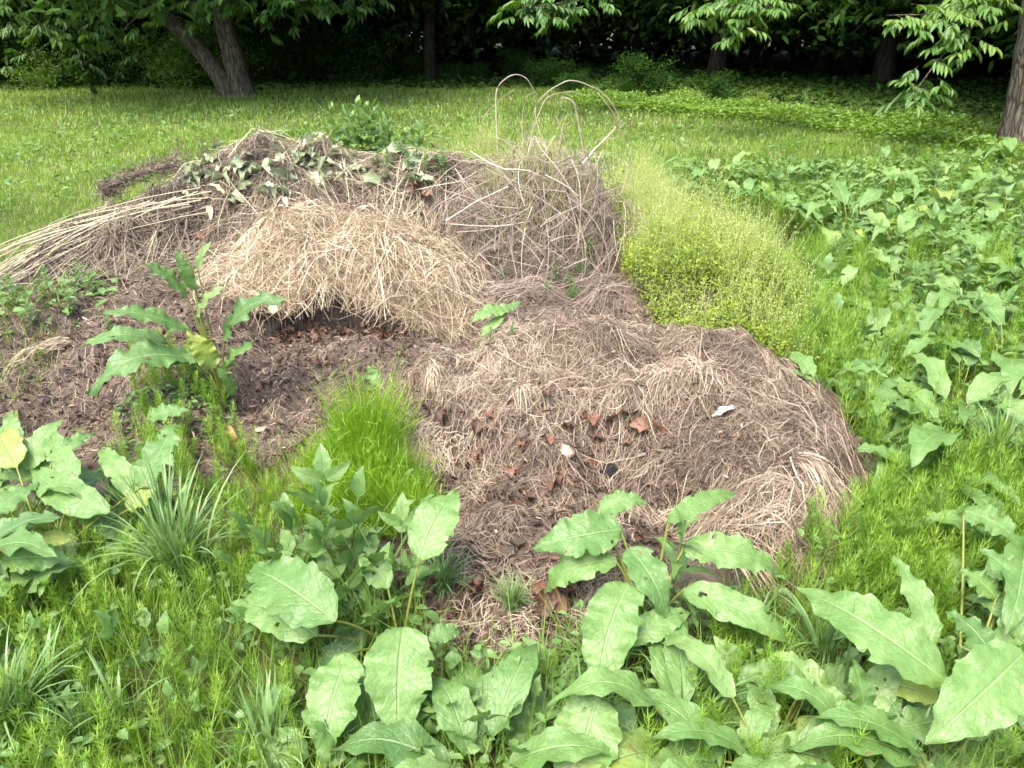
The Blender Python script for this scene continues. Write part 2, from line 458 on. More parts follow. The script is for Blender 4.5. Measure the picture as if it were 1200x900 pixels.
M['stem'] = leaf_mat('green_stem', [(0, (.08, .15, .03)), (1, (.2, .26, .07))], rough=.5, trans=0)


# ------------------------------------------------------------------ things
def tag(o, label, cat, group=None, kind=None):
    if label: o['label'] = label
    if cat: o['category'] = cat
    if group: o['group'] = group
    if kind: o['kind'] = kind
    return o


def thing(name, loc, label, cat, group=None, rz=0):
    o = bpy.data.objects.new(name, None); COL.objects.link(o)
    o.empty_display_size = .05
    o.location = loc; o.rotation_euler = (0, 0, rz)
    return tag(o, label, cat, group)


def copy_tree(root, loc, rz, sc=1.0, label=None, group=None):
    r = root.copy(); COL.objects.link(r); r.location = loc
    r.rotation_euler = (0, 0, rz); r.scale = (sc, sc, sc)
    if label: r['label'] = label
    if group: r['group'] = group
    for ch in root.children:
        c = ch.copy(); COL.objects.link(c); c.parent = r
        for g in ch.children:
            d = g.copy(); COL.objects.link(d); d.parent = c
    return r


# ================================================================== GROUND
def grid(mb, x0, x1, y0, y1, step, fn, uvs=None):
    xs = np.arange(x0, x1 + step * .5, step); ys = np.arange(y0, y1 + step * .5, step)
    X, Y = np.meshgrid(xs, ys, indexing='ij'); Z = fn(X, Y)
    k = len(ys)
    b = (np.arange(len(xs) - 1) * k)[:, None] + np.arange(k - 1)[None]
    Q = np.stack([b, b + k, b + k + 1, b + 1], -1)
    mb.add(np.stack([X, Y, Z], -1), Q)


mb = MB()
grid(mb, -150, 150, -60, 240, .75, lambda x, y: G(x, y))
o = mb.build('ground', M['ground']); tag(o, 'dark earth under the grass and weeds', None, None, 'structure')

# ================================================================== HEAP
heap = thing('compost_heap', (0, 0, 0), 'low brown soil compost heap matted with dead grass, hollowed at its front', 'compost heap')
mb = MB()
grid(mb, -3.2, 1.9, 1.0, 6.2, .018, lambda x, y: np.where(B(x, y) > .006, H(x, y), G(x, y) - .06))
mb.build('soil', M['soil'], heap)


def region_pts(n, names, x0, x1, y0, y1, thr=.03, other=()):
    """random points where one of the named bumps tops the others"""
    out = []
    while sum(map(len, out)) < n:
        x = R.uniform(x0, x1, n * 2); y = R.uniform(y0, y1, n * 2)
        a = np.max([bump(k, x, y) for k in names], 0)
        b = np.max([bump(k, x, y) for k in BUMPS if k not in names and k != 'soil'] + [np.zeros_like(x)], 0)
        ok = (a > thr) & (a > b * .92)
        out.append(np.stack([x[ok], y[ok]], -1))
    return np.concatenate(out)[:n]


def surface_strands(mb, xy, yaw, L, K=6, lift=.01, arch=.0, wid=.0015, tint=.5, curl=0.0, zr=.3, tube=False, stiff=.0, cave=True):
    n = len(xy)
    s = np.linspace(-.5, .5, K)[None] * L[:, None]
    cv = R.normal(0, 1, n)[:, None] * curl
    ang = yaw[:, None] + cv * s / np.maximum(L[:, None], .01)
    ds = L[:, None] / (K - 1)
    X = np.cumsum(np.cos(ang) * ds, 1); Y = np.cumsum(np.sin(ang) * ds, 1)
    X = X - X[:, K // 2:K // 2 + 1] + xy[:, :1]; Y = Y - Y[:, K // 2:K // 2 + 1] + xy[:, 1:]
    q = np.linspace(-1, 1, K)[None]
    lf = (R.random(n)[:, None] ** 1.5) * lift + arch * R.random(n)[:, None] * (1 - q ** 2) + zr * L[:, None] * .12 * q * R.normal(0, 1, (n, 1)) * .5
    Zs = H(X, Y, cave)
    if stiff:
        lin = Zs.mean(1, keepdims=True) + (Zs[:, -1:] - Zs[:, :1]) * q * .5
        Zs = np.maximum(Zs * (1 - stiff) + lin * stiff, Zs - .01)
    Z = Zs + np.maximum(lf, -.01) + .003
    P = np.stack([X, Y, Z], -1)
    T = unit(P[:, -1] - P[:, 0])
    rv = unit(R.normal(0, 1, (n, 3)) * .6 + np.array([0, 0, 1.0]))
    S = unit(np.cross(T, rv))
    taper = np.interp(np.linspace(0, 1, K), [0, .1, .8, 1], [.7, 1, .8, .3])[None]
    W = np.broadcast_to(wid, (n,))[:, None] * taper
    if tube: tubes(mb, P, W, 3, tint)
    else: ribbons(mb, P, W, S, tint)


def tufted(mb, region, ntuft, per, Lr, spread=.35, yawfn=None, jit=.06, tint0=.5, tsd=.18, **k):
    c = region
    yaw0 = yawfn(c[:, 0], c[:, 1]) + R.normal(0, .5, len(c)) if yawfn else R.uniform(0, 2 * PI, len(c))
    tt = R.normal(tint0, tsd, len(c)) + .42 * fbm(c[:, 0] * 3.2, c[:, 1] * 3.2, 71, 3)
    xy = np.repeat(c, per, 0) + R.normal(0, jit, (len(c) * per, 2))
    yaw = np.repeat(yaw0, per) + R.normal(0, spread, len(xy))
    L = R.uniform(Lr[0], Lr[1], len(xy))
    t = np.clip(np.repeat(tt, per) + R.normal(0, .12, len(xy)), 0, 1.0)
    surface_strands(mb, xy, yaw, L, tint=t, **k)


def downhill(x, y, e=.05):
    gx = B(x + e, y) - B(x - e, y); gy = B(x, y + e) - B(x, y - e)
    return np.arctan2(-gy, -gx)


BARE = [(465, 470), (540, 462), (600, 500), (640, 497), (700, 490), (770, 505), (820, 550), (800, 640), (720, 720), (640, 780), (500, 790), (490, 650), (500, 560)]


def bare_front(xy):
    p = np.stack([xy[:, 0] + R.normal(0, .03, len(xy)), xy[:, 1] + R.normal(0, .03, len(xy)), H(xy[:, 0], xy[:, 1])], -1)
    a, b = project(p)
    return inpoly(a, b, BARE)


# the matted dead grass of the near mound
mb = MB()
reg = region_pts(3000, ('front', 'lobe', 'tongue'), -.6, 1.5, 1.3, 3.4, .05)
keep = ~bare_front(reg) | (R.random(len(reg)) < .26)
low = np.zeros(len(reg), bool)
bare = (fbm(reg[:, 0] * 4, reg[:, 1] * 4, 23, 3) > .16) & (R.random(len(reg)) < .75)
reg = reg[keep & ~low & ~bare]
mixd = lambda x, y: np.where(R.random(len(x)) < .22, downhill(x, y) + R.normal(0, .5, len(x)), fbm(x * 1.8, y * 1.8, 12, 2) * 9 + R.normal(0, .9, len(x)))
tufted(mb, reg, 0, 26, (.05, .15), .6, mixd, .028, .50, .22, lift=.035, arch=.022, wid=.0009, curl=2.6)
reg = region_pts(170, ('front', 'lobe'), -.6, 1.5, 1.6, 3.4, .10)
reg = reg[~bare_front(reg) | (R.random(len(reg)) < .06)]
tufted(mb, reg, 0, 8, (.12, .32), .45, lambda x, y: fbm(x * 1.8, y * 1.8, 12, 2) * 9, .05, .62, .15, lift=.045, arch=.04, wid=.0011, curl=2.8)
# loose fine litter on the soil between
xy = np.stack([R.uniform(-2.9, .9, 52000), R.uniform(1.4, 4.6, 52000)], -1)
hol = bare_front(xy)
xy = xy[(B(xy[:, 0], xy[:, 1]) > .03) & (~hol | (R.random(len(xy)) < .9))]
surface_strands(mb, xy, R.uniform(0, 6.3, len(xy)), R.uniform(.03, .12, len(xy)), K=4, lift=.012, wid=.0010, tint=np.clip(R.normal(.46, .22, len(xy)) - .10 * bare_front(xy) + .3 * fbm(xy[:, 0] * 6, xy[:, 1] * 6, 73, 2), 0, 1), curl=1.8)
o = mb.build('dead_grass_mat', M['mat'], heap); o['kind'] = 'stuff'

# crumbs of rotten leaf on the bare soil
mb = MB()
n = 32000
xy = np.stack([R.uniform(-2.6, .95, n), R.uniform(1.35, 4.2, n)], -1)
hol = bare_front(xy) * .95
tg = np.exp(-(((xy[:, 0] - .02) / .3) ** 2 + ((xy[:, 1] - 1.8) / .45) ** 2))
lf = np.exp(-(((xy[:, 0] + 1.3) / 1.0) ** 2 + ((xy[:, 1] - 3.0) / .6) ** 2))
ok = (R.random(n) < np.maximum(np.maximum(hol, tg * .8), lf * .6)) & (B(xy[:, 0], xy[:, 1]) > .012)
xy = xy[ok]; n = len(xy)
P = np.stack([xy[:, 0], xy[:, 1], H(xy[:, 0], xy[:, 1]) + R.uniform(.002, .012, n)], -1)
D = R.normal(0, 1, (n, 3)); D[:, 2] *= .35
Nn = R.normal(0, .6, (n, 3)) + np.array([0, 0, 1])
small_leaves(mb, P, D, Nn, R.uniform(.010, .034, n), R.uniform(.006, .02, n), np.clip(R.normal(.26, .26, n), 0, 1), .4, .2)
o = mb.build('rotten_leaf_crumbs', M['dead'], heap); o['kind'] = 'stuff'

mb = MB()
n = 16000
xy = np.stack([R.uniform(-2.7, 1.0, n), R.uniform(1.35, 4.2, n)], -1)
ok = (bare_front(xy) | (R.random(n) < .35)) & (B(xy[:, 0], xy[:, 1]) > .015) & (fbm(xy[:, 0] * 5, xy[:, 1] * 5, 81, 3) > -.1)
xy = xy[ok]; n = len(xy)
c = np.stack([xy[:, 0], xy[:, 1], H(xy[:, 0], xy[:, 1]) + .002], -1); d = unit(R.normal(0, 1, (n, 3))); L = R.gamma(2.0, .0045, n).clip(.003, .03)
P = c[:, None] + d[:, None] * (np.array([-1, -.5, .5, 1])[None, :, None] * L[:, None, None])
tubes(mb, P, np.array([[.15, .9, .8, .1]]) * L[:, None], 5, .5)
o = mb.build('soil_crumbs', M['soil'], heap, smooth=False); o['kind'] = 'stuff'
mb = MB()
n = 9000
xy = np.stack([R.uniform(-2.5, 1.3, n), R.uniform(1.4, 4.5, n)], -1)
ok = B(xy[:, 0], xy[:, 1]) > .04
xy = xy[ok]; n = len(xy)
P = np.stack([xy[:, 0], xy[:, 1], H(xy[:, 0], xy[:, 1]) + R.uniform(.01, .045, n)], -1)
small_leaves(mb, P, R.normal(0, 1, (n, 3)) * [1, 1, .4], R.normal(0, .6, (n, 3)) + [0, 0, 1], R.uniform(.012, .045, n), R.uniform(.003, .010, n), np.clip(R.normal(.34, .24, n), 0, 1), .4, .3)
o = mb.build('straw_chaff', M['mat'], heap); o['kind'] = 'stuff'

# ------------------------------------------------ straw mound
straw = thing('straw_mound', (0, 0, 0), 'rounded mound of pale golden straw with a dark undercut front', 'straw mound')
mb = MB()
indig = lambda q: ((q[:, 0] + .84) / .42) ** 2 + ((q[:, 1] - 3.38) / .235) ** 2 < 1
reg = region_pts(2100, ('straw',), -1.7, -.22, 3.05, 4.6, .06)
reg = reg[~indig(reg)]
mixs = lambda x, y: np.where(R.random(len(x)) < .25, downhill(x, y) + R.normal(0, .5, len(x)), fbm(x * 2.2, y * 2.2, 14, 2) * 9 + R.normal(0, .9, len(x)))
tufted(mb, reg, 0, 16, (.10, .34), .6, mixs, .05, .58, .19, lift=.05, arch=.055, wid=.0012, curl=2.6, stiff=.25, cave=False)
reg = region_pts(330, ('straw',), -1.6, -.32, 3.1, 4.4, .12)
reg = reg[~indig(reg)]
tufted(mb, reg, 0, 9, (.2, .45), 1.0, None, .07, .80, .13, lift=.08, arch=.09, wid=.0013, curl=3.0, stiff=.35, cave=False)
reg = region_pts(150, ('straw',), -1.6, -.25, 3.1, 4.5, .06)
reg = reg[~indig(reg)]
tufted(mb, reg, 0, 7, (.12, .5), 1.6, None, .06, .42, .3, lift=.12, arch=.10, wid=.0021, curl=1.5, stiff=.6, cave=False)
reg = region_pts(90, ('straw',), -1.6, -.25, 3.1, 4.5, .06)
reg = reg[~indig(reg)]
tufted(mb, reg, 0, 30, (.04, .12), 1.5, None, .05, .12, .1, lift=.06, arch=.03, wid=.0014, curl=2.5, cave=False)
# fringe hanging over the undercut
n = 270
x = R.uniform(-1.25, -.40, n); y = 3.63 - .25 * (x + .84) ** 2 + R.normal(0, .035, n)
z0 = H(x, y, False) + R.uniform(-.01, .05, n)
L = R.uniform(.03, .13, n) * (1 + .5 * fbm(x * 9, x * 0, 3, 2)); K = 6; s = np.linspace(0, 1, K)[None]
yw = -PI / 2 + R.normal(0, .7, n)
out = L[:, None] * (.5 * s - .10 * s * s); dn = -L[:, None] * (.9 * s ** 1.8)
P = np.stack([x[:, None] + np.cos(yw)[:, None] * out, y[:, None] + np.sin(yw)[:, None] * out * .7, z0[:, None] + dn + .03 * np.sin(s * 3)], -1)
P[..., 2] = np.maximum(P[..., 2], G(P[..., 0], P[..., 1]) + .05)
ribbons(mb, P, .0013, unit(R.normal(0, 1, (n, 3)) * [1, .3, .3]), np.clip(R.normal(.5, .22, n), 0, 1))
o = mb.build('straw', M['straw'], straw); o['kind'] = 'stuff'
mb = MB()
n = 200
x = R.uniform(-1.15, -.50, n); y = R.uniform(3.42, 3.62, n)
P = np.stack([x, y, H(x, y) + R.uniform(.005, .03, n)], -1)
small_leaves(mb, P, R.normal(0, 1, (n, 3)), R.normal(0, .7, (n, 3)) + [0, -.5, .6], R.uniform(.02, .05, n), R.uniform(.012, .03, n), np.clip(R.normal(.45, .3, n), 0, 1), .4, .3)
o = mb.build('brown_leaf_layer', M['dead'], straw); o['kind'] = 'stuff'

# ------------------------------------------------ brush pile
brush = thing('brush_pile', (0, 0, 0), 'tangled dome of grey brown dry stems behind the near mound', 'brush pile')
mb = MB()


def dome_arcs(n, cx, cy, rx, ry, top, Lr, rr, K=8, tint=(.5, .2), push=(.75, 1.06)):
    """random arcs that hug the shell of a dome"""
    th = R.uniform(0, 2 * PI, n); ph = np.arccos(R.uniform(0, 1, n)) * .96
    d0 = R.uniform(0, 2 * PI, n); L = R.uniform(Lr[0], Lr[1], n); k = R.uniform(push[0], push[1], n)
    c = np.stack([np.sin(ph) * np.cos(th), np.sin(ph) * np.sin(th), np.cos(ph)], -1)
    e1 = unit(np.cross(c, np.array([.01, .02, 1.0]))); e2 = np.cross(c, e1)
    d = np.cos(d0)[:, None] * e1 + np.sin(d0)[:, None] * e2
    s = np.linspace(-.5, .5, K)
    A = L[:, None] * s / .5
    cu = R.normal(0, .5, n)[:, None] * A ** 2
    p = c[:, None] * np.cos(A)[..., None] + d[:, None] * np.sin(A)[..., None] + np.cross(c, d)[:, None] * cu[..., None]
    wob = 1 + R.normal(0, .05, (n, 1)) + R.normal(0, .10, (n, 1)) * (s[None] / .5)
    an = np.arctan2(p[..., 1], p[..., 0])
    wob = wob * (1 + .06 * np.sin(an * 3 + 2 + p[..., 2] * 2) + .05 * np.sin(an * 5 + p[..., 2] * 5))
    p = p * (k[:, None] * wob)[..., None]
    P = np.stack([cx + p[..., 0] * rx, cy + p[..., 1] * ry, np.maximum(p[..., 2], -.05) * top], -1)
    g = H(P[..., 0], P[..., 1]) * 0 + .06
    P[..., 2] = np.maximum(P[..., 2], g)
    return P, np.clip(R.normal(tint[0], tint[1], n), 0, 1), np.broadcast_to(R.uniform(rr[0], rr[1], n)[:, None] * np.interp(np.linspace(0, 1, K), [0, 1], [1, .5])[None], (n, K))


P, t, r = dome_arcs(1900, .15, 4.52, .58, .54, .72, (.12, .42), (.0015, .0030), tint=(.50, .20), push=(.72, 1.06)); tubes(mb, P, r, 3, t)
P, t, r = dome_arcs(2600, .15, 4.52, .57, .53, .72, (.10, .4), (.0007, .0014), tint=(.48, .22), push=(.7, 1.02)); tubes(mb, P, r, 3, t)
P, t, r = dome_arcs(150, .16, 4.52, .60, .56, .75, (.15, .42), (.0022, .0040), tint=(.68, .15), push=(.92, 1.08)); tubes(mb, P, r, 4, t)
# small skirt of stems spilling toward the viewer and right
n = 420
x = R.uniform(-.25, .60, n); y = R.uniform(3.75, 4.3, n)
surface_strands(mb, np.stack([x, y], -1), R.normal(.5, .7, n), R.uniform(.2, .6, n), K=6, lift=.05, arch=.03, wid=.0018, tint=np.clip(R.normal(.42, .2, n), 0, 1), curl=1.2, tube=True)
o = mb.build('dry_stems', M['brush'], brush); o['kind'] = 'stuff'
mb = MB()
n = 2600
th = R.uniform(0, 2 * PI, n); rr_ = np.sqrt(R.random(n)); 
x = .15 + .5 * rr_ * np.cos(th); y = 4.52 + .46 * rr_ * np.sin(th)
z = .72 * np.sqrt(np.maximum(1 - rr_ ** 2, 0)) * R.uniform(.9, 1.08, n)
ds = np.stack([R.normal(0, .25, n), R.normal(0, .25, n), np.ones(n)], -1)
K = 4; s = np.linspace(0, 1, K)[None, :, None]
P = np.stack([x, y, z], -1)[:, None] + ds[:, None] * s * R.uniform(.05, .13, (n, 1, 1))
ribbons(mb, P, .0009, unit(R.normal(0, 1, (n, 3))), np.clip(R.normal(.3, .25, n), 0, 1))
o = mb.build('seed_head_haze', M['haze'], brush); o['kind'] = 'stuff'


def catmull(pts, k=6):
    pts = np.asarray(pts, float)
    p = np.vstack([2 * pts[0] - pts[1], pts, 2 * pts[-1] - pts[-2]])
    out = []
    for i in range(1, len(p) - 2):
        for t in np.linspace(0, 1, k, endpoint=False):
            out.append(.5 * (2 * p[i] + (p[i + 1] - p[i - 1]) * t + (2 * p[i - 1] - 5 * p[i] + 4 * p[i + 1] - p[i + 2]) * t * t
                             + (3 * p[i] - p[i - 1] - 3 * p[i + 1] + p[i + 2]) * t ** 3))
    out.append(pts[-1])
    return np.array(out)


CANES = [
    ([(584, 190), (582, 140), (585, 105), (600, 89), (616, 92), (631, 110)], 4.55, .0045, .9, 'thin pale cane curling over in a small hoop above the brush pile'),
    ([(640, 175), (628, 125), (660, 96), (692, 99), (715, 116), (727, 142), (724, 160), (700, 168)], 4.45, .0042, .85, 'long thin cane arching in a wide hoop above the brush pile'),
    ([(658, 114), (671, 122), (679, 150), (688, 190), (702, 206)], 4.25, .0078, .85, 'thickest cane, bent sharply at its top above the brush pile'),
    ([(617, 190), (612, 150), (615, 118), (628, 106)], 4.6, .0038, .75, 'short upright cane with a bent tip inside the small hoop'),
    ([(560, 175), (567, 142), (576, 125), (603, 105)], 4.7, .0038, .6, 'thin cane leaning right at the left edge of the brush pile top'),
    ([(618, 170), (630, 138), (642, 114), (664, 108), (681, 111)], 4.5, .005, .7, 'cane crooked over to the right between the two hoops'),
    ([(650, 200), (656, 166), (661, 137), (671, 130)], 4.35, .0038, .7, 'short cane hooked at its tip beside the thickest cane'),
    ([(683, 192), (697, 177), (711, 163), (722, 147)], 4.2, .0085, 1.0, 'bleached stick jutting out to the right of the brush pile'),
    ([(522, 259), (560, 237), (596, 218)], 3.98, .0055, 1.0, 'straight bleached stick lying across the front of the brush pile'),
    ([(688, 180), (696, 200), (703, 208)], 4.15, .006, .9, 'short pale stick under the jutting bleached stick'),
]
for pts, Y, rad, ti, lab in CANES:
    rad *= .72; ti *= .8
    a = np.array(pts, float)
    yy = np.full(len(a), Y) + np.linspace(0, .12, len(a))
    P3 = at_y(a[:, 0], a[:, 1], yy)
    c = catmull(P3, 6)
    kn = R.normal(0, .006, (len(a), 3)); kn[0] = 0
    c = c + np.stack([np.interp(np.linspace(0, len(a) - 1, len(c)), np.arange(len(a)), kn[:, q]) for q in range(3)], -1) + R.normal(0, .0006, c.shape)
    mb = MB(); rr0 = np.linspace(rad, rad * .45, len(c)); rr0[::6] *= 1.35
    tubes(mb, c[None], rr0[None], 6, ti)
    tag(mb.build('dry_cane', M['brush'], origin=c[0]), lab, 'cane', 'canes sticking out of the brush pile')

# ------------------------------------------------ pile of old stalks at the left
pile = thing('stalk_pile', (0, 0, 0), 'broad heap of dull brown old stalks and wilted weeds along the back', 'stalk pile')
mb = MB()
reg = region_pts(1050, ('left', 'mid', 'stalk'), -3.0, .3, 3.9, 5.7, .06)
tufted(mb, reg, 0, 13, (.15, .6), .5, lambda x, y: np.where(x < -1.2, .55, -.1) + .6 * np.sin(x * 7 + y * 5), .06, .36, .2, lift=.08, arch=.06, wid=.0016, curl=1.4, stiff=.40)
reg = region_pts(170, ('left', 'mid'), -2.6, .2, 4.3, 5.7, .2)
tufted(mb, reg, 0, 5, (.25, .7), .9, lambda x, y: .3 + 0 * x, .08, .78, .15, lift=.10, arch=.08, wid=.0018, curl=1.2, stiff=.5)
# dark clods of root and seed head
reg = region_pts(260, ('left', 'stalk', 'mid'), -2.7, -.2, 4.0, 5.3, .12)
tufted(mb, reg, 0, 30, (.04, .12), 1.5, None, .035, .10, .1, lift=.10, arch=.03, wid=.0022, curl=2.0)
lp = np.stack([R.uniform(50, 235, 150), np.zeros(150)], -1); lp[:, 1] = 312 - (lp[:, 0] - 50) * .30 + R.normal(0, 9, 150)
hp = hit(lp[:, 0], lp[:, 1])[:, :2]
tufted(mb, hp, 0, 36, (.04, .13), 1.5, None, .03, .14, .08, lift=.13, arch=.04, wid=.0022, curl=2.0)
lp = np.stack([R.uniform(205, 320, 60), R.uniform(170, 225, 60)], -1); hp = hit(lp[:, 0], lp[:, 1])[:, :2]
tufted(mb, hp, 0, 36, (.04, .13), 1.5, None, .03, .14, .08, lift=.10, arch=.04, wid=.0022, curl=2.0)
o = mb.build('old_stalks', M['stalk'], pile); o['kind'] = 'stuff'
mb = MB()
n = 160
reg = region_pts(n, ('left', 'mid'), -2.4, .1, 4.7, 5.6, .3)
b = np.stack([reg[:, 0], reg[:, 1], H(reg[:, 0], reg[:, 1])], -1)
d = np.stack([R.normal(.2, .7, n), R.normal(-.1, .4, n), R.uniform(.1, .9, n)], -1); K = 6; s = np.linspace(0, 1, K)[None, :, None]
P = b[:, None] + unit(d)[:, None] * s * R.uniform(.1, .26, (n, 1, 1)); P[..., 2] -= .07 * s[..., 0] ** 2
tubes(mb, P, np.linspace(.0022, .0008, K)[None], 3, np.clip(R.normal(.5, .25, n), 0, 1))
o = mb.build('upright_bents', M['stalk'], pile); o['kind'] = 'stuff'

# bundle of long pale stalks fanning out to the lower left
bun = thing('stalk_bundle', (-2.1, 4.3, 0), 'fan of long pale straight stalks sliding down the left flank of the heap', 'stalk bundle')
root3 = []
for i in range(46):
    sx, sy = random.uniform(120, 250), 0
    sy = 262 - (sx - 120) * .22 + random.gauss(0, 10)
    k = random.random()
    ex, ey = random.uniform(-120, 40), 0
    ey = 300 + 85 * k ** 1.4 + (40 - ex) * .22 * (1 - k) + random.gauss(0, 5)
    A = at_y(sx, sy, 4.35 + .2 * random.random()); E = at_y(ex, ey, 3.75 + .25 * (1 - k))
    E[2] = max(E[2], .04)
    t = np.linspace(0, 1, 9)[:, None]
    P = A * (1 - t) + E * t
    P[:, 2] += (.03 + .06 * random.random()) * np.sin(PI * t[:, 0]); P[:, 0] += random.gauss(0, .02) * np.sin(PI * t[:, 0])
    P[:, 2] = np.maximum(P[:, 2], H(P[:, 0], P[:, 1]) + .012)
    P += R.normal(0, .002, P.shape)
    mb = MB(); tubes(mb, P[None], np.linspace(.0038, .0018, 9)[None] * random.uniform(.7, 1.1), 4, min(1, random.gauss(.82, .15)))
    mb.V = [v - np.array([-2.1, 4.3, 0], np.float32) for v in mb.V]
    mb.build('stalk', M['stalk'], bun)

# one dark mossy log-like stem poking left out of the pile
a = np.array([(205, 192), (180, 198), (150, 208), (128, 219), (122, 226)], float)
c = catmull(at_y(a[:, 0], a[:, 1], 5.0), 6)
mb = MB()
n = 1500
i = R.integers(0, len(c), n); p = c[i] + R.normal(0, .028, (n, 3)); d = R.normal(0, 1, (n, 3)) + [.8, 0, .2]
P = p[:, None] + unit(d)[:, None] * np.linspace(0, 1, 3)[None, :, None] * R.uniform(.02, .08, (n, 1, 1))
ribbons(mb, P, .002, unit(R.normal(0, 1, (n, 3))), np.clip(R.normal(.15, .13, n), 0, 1))
tubes(mb, c[None], np.full((1, len(c)), .022), 6, .1)
tag(mb.build('seeded_stem', M['stalk'], origin=c[0]), 'dark shaggy seed spike poking out left over the lawn', 'dead stem')


# ------------------------------------------------ loose leaves and small things on the heap
def leaf_variant(name, mat, L, W, prof, seed, wav=.12, curl=.2, fold=.3, bow=.1, serr=0, n=10, m=6):
    rn = random.Random(seed)
    mb = MB()
    leaf(mb, (0, -L / 2, 0), (0, L / 2, 0), W, bow, (0, 0, 1), prof, n, m, wav, .5 + rn.uniform(-.25, .25), fold, curl, .03, rnd=rn, serr=serr)
    return mb.mesh(name, mat)


def put_leaf(name, me, p, label, cat, group=None, sc=1, rot=None):
    o = bpy.data.objects.new(name, me); COL.objects.link(o)
    o.location = p
    o.rotation_euler = rot or (random.gauss(0, .45), random.gauss(0, .45), random.uniform(0, 6.3))
    o.scale = (sc,) * 3
    return tag(o, label, cat, group)


dead = [leaf_variant('dead_leaf', M['dead'], .075, .05, 'ovate', s, .2, .35, .5) for s in range(5)]
wilt = [leaf_variant('wilted_leaf', M['wilt'], .15, .06, 'lance' if s % 2 else 'ovate', s, .22, .45, .5) for s in range(6)]
pale = [leaf_variant('pale_leaf', M['pale'], .15, .045, 'lance', s, .15, .3, .4) for s in range(3)]

# russet leaves showing under the lip of the hollow, near the front foot and under the straw
DL = [(735, 497, 1.3), (690, 500, 1.2), (715, 503, 1.0), (752, 508, 1.2), (668, 507, .9), (770, 515, 1.2), (640, 523, .8), (700, 520, .8),
      (615, 527, .9), (575, 497, .9), (560, 505, 1.0), (500, 490, 1.0), (520, 493, .9), (655, 565, .8), (648, 578, 1.1), (690, 548, .7),
      (730, 528, .7), (600, 560, .9), (620, 590, .7), (560, 540, .9), (640, 470, .7), (590, 455, .7)]
P3 = hit([a for a, _, _ in DL], [b for _, b, _ in DL])
for (a, b, s), p in zip(DL, P3):
    put_leaf('dead_leaf', random.choice(dead), p + [0, -.01, .032], 'curled russet dead leaf lying in or around the hollow of the near mound', 'dead leaf', 'russet leaves in the hollow', s)
DL = [(650, 690, 1.2), (645, 715, 1.3), (662, 700, 1.1), (636, 722, 1.2), (552, 695, 1.0), (560, 700, .8), (512, 690, .8), (672, 690, 1.0), (630, 700, .8), (680, 672, .9)]
P3 = hit([a for a, _, _ in DL], [b for _, b, _ in DL])
for (a, b, s), p in zip(DL, P3):
    put_leaf('dead_leaf', random.choice(dead), p + [0, -.01, .035], 'brown dead leaf at the front foot of the near mound beside the docks', 'dead leaf', 'brown leaves at the foot of the mound', s)
DL = [(318, 370, 1.2), (340, 378, 1.1), (305, 378, 1.0), (330, 390, 1.1), (350, 368, .9), (362, 382, .9), (460, 325, 1.0), (515, 350, 1.2), (525, 345, 1.0), (373, 432, 1.1), (385, 430, .9)]
P3 = hit([a for a, _, _ in DL], [b for _, b, _ in DL])
for (a, b, s), p in zip(DL, P3):
    put_leaf('dead_leaf', random.choice(dead), p + [0, 0, .02], 'russet dead leaf tucked under the front of the straw mound', 'dead leaf', 'russet leaves under the straw', s)
DL = [(497, 172, 1.2), (510, 180, 1.1), (480, 165, 1.2), (470, 175, 1.3), (450, 165, 1.2), (490, 235, 1.2), (500, 245, 1.2), (330, 260, 1.1), (310, 285, 1.0), (512, 190, 1.2), (245, 290, 1.1)]
P3 = hit([a for a, _, _ in DL], [b for _, b, _ in DL])
for (a, b, s), p in zip(DL, P3):
    put_leaf('dead_leaf', random.choice(dead), p + [0, -.03, .08], 'tan brown dead leaf caught in the stalk pile behind the straw mound', 'dead leaf', 'brown leaves on the stalk pile', s * 1.3)

px = R.uniform(205, 520, 420); py = R.uniform(158, 265, 420)
ok = inpoly(px, py, [(235, 190), (300, 158), (420, 170), (520, 200), (500, 235), (400, 225), (330, 245), (215, 262)])
P3 = hit(px[ok][:120], py[ok][:120])
for p in P3:
    put_leaf('wilted_leaf', random.choice(wilt), p + [0, -.03, .085], 'wilted grey green leaf lying on the stalk pile', 'wilted leaf', 'wilted leaves on the stalk pile', random.uniform(.7, 1.35))
for (a, b, s, rz, lab) in [(243, 246, 1.2, 1.5, 'broadest pale cream leaf on the stalk pile above the bare soil'), (252, 262, .9, .4, 'narrow cream leaf hanging below the broadest cream leaf'),
                           (223, 243, .8, .9, 'cream leaf leftmost of the pale group on the stalk pile'), (260, 236, .8, 1.2, 'short cream leaf above the broadest cream leaf'),
                           (372, 222, 1.2, .5, 'long yellowish leaf sloping down towards the straw mound'), (340, 250, .7, .2, 'small whitish leaf at the upper edge of the straw mound'),
                           (290, 178, 1.1, 1.3, 'yellowish leaf high on the crest of the stalk pile'), (398, 212, 1.1, 1.4, 'cream leaf among the stalks just above the straw mound')]:
    p = hit(a, b)[0]
    put_leaf('pale_leaf', random.choice(pale), p + [0, -.05, .085], lab, 'pale leaf', 'pale leaves on the stalk pile', s, (random.gauss(.5, .2), random.gauss(0, .25), rz))

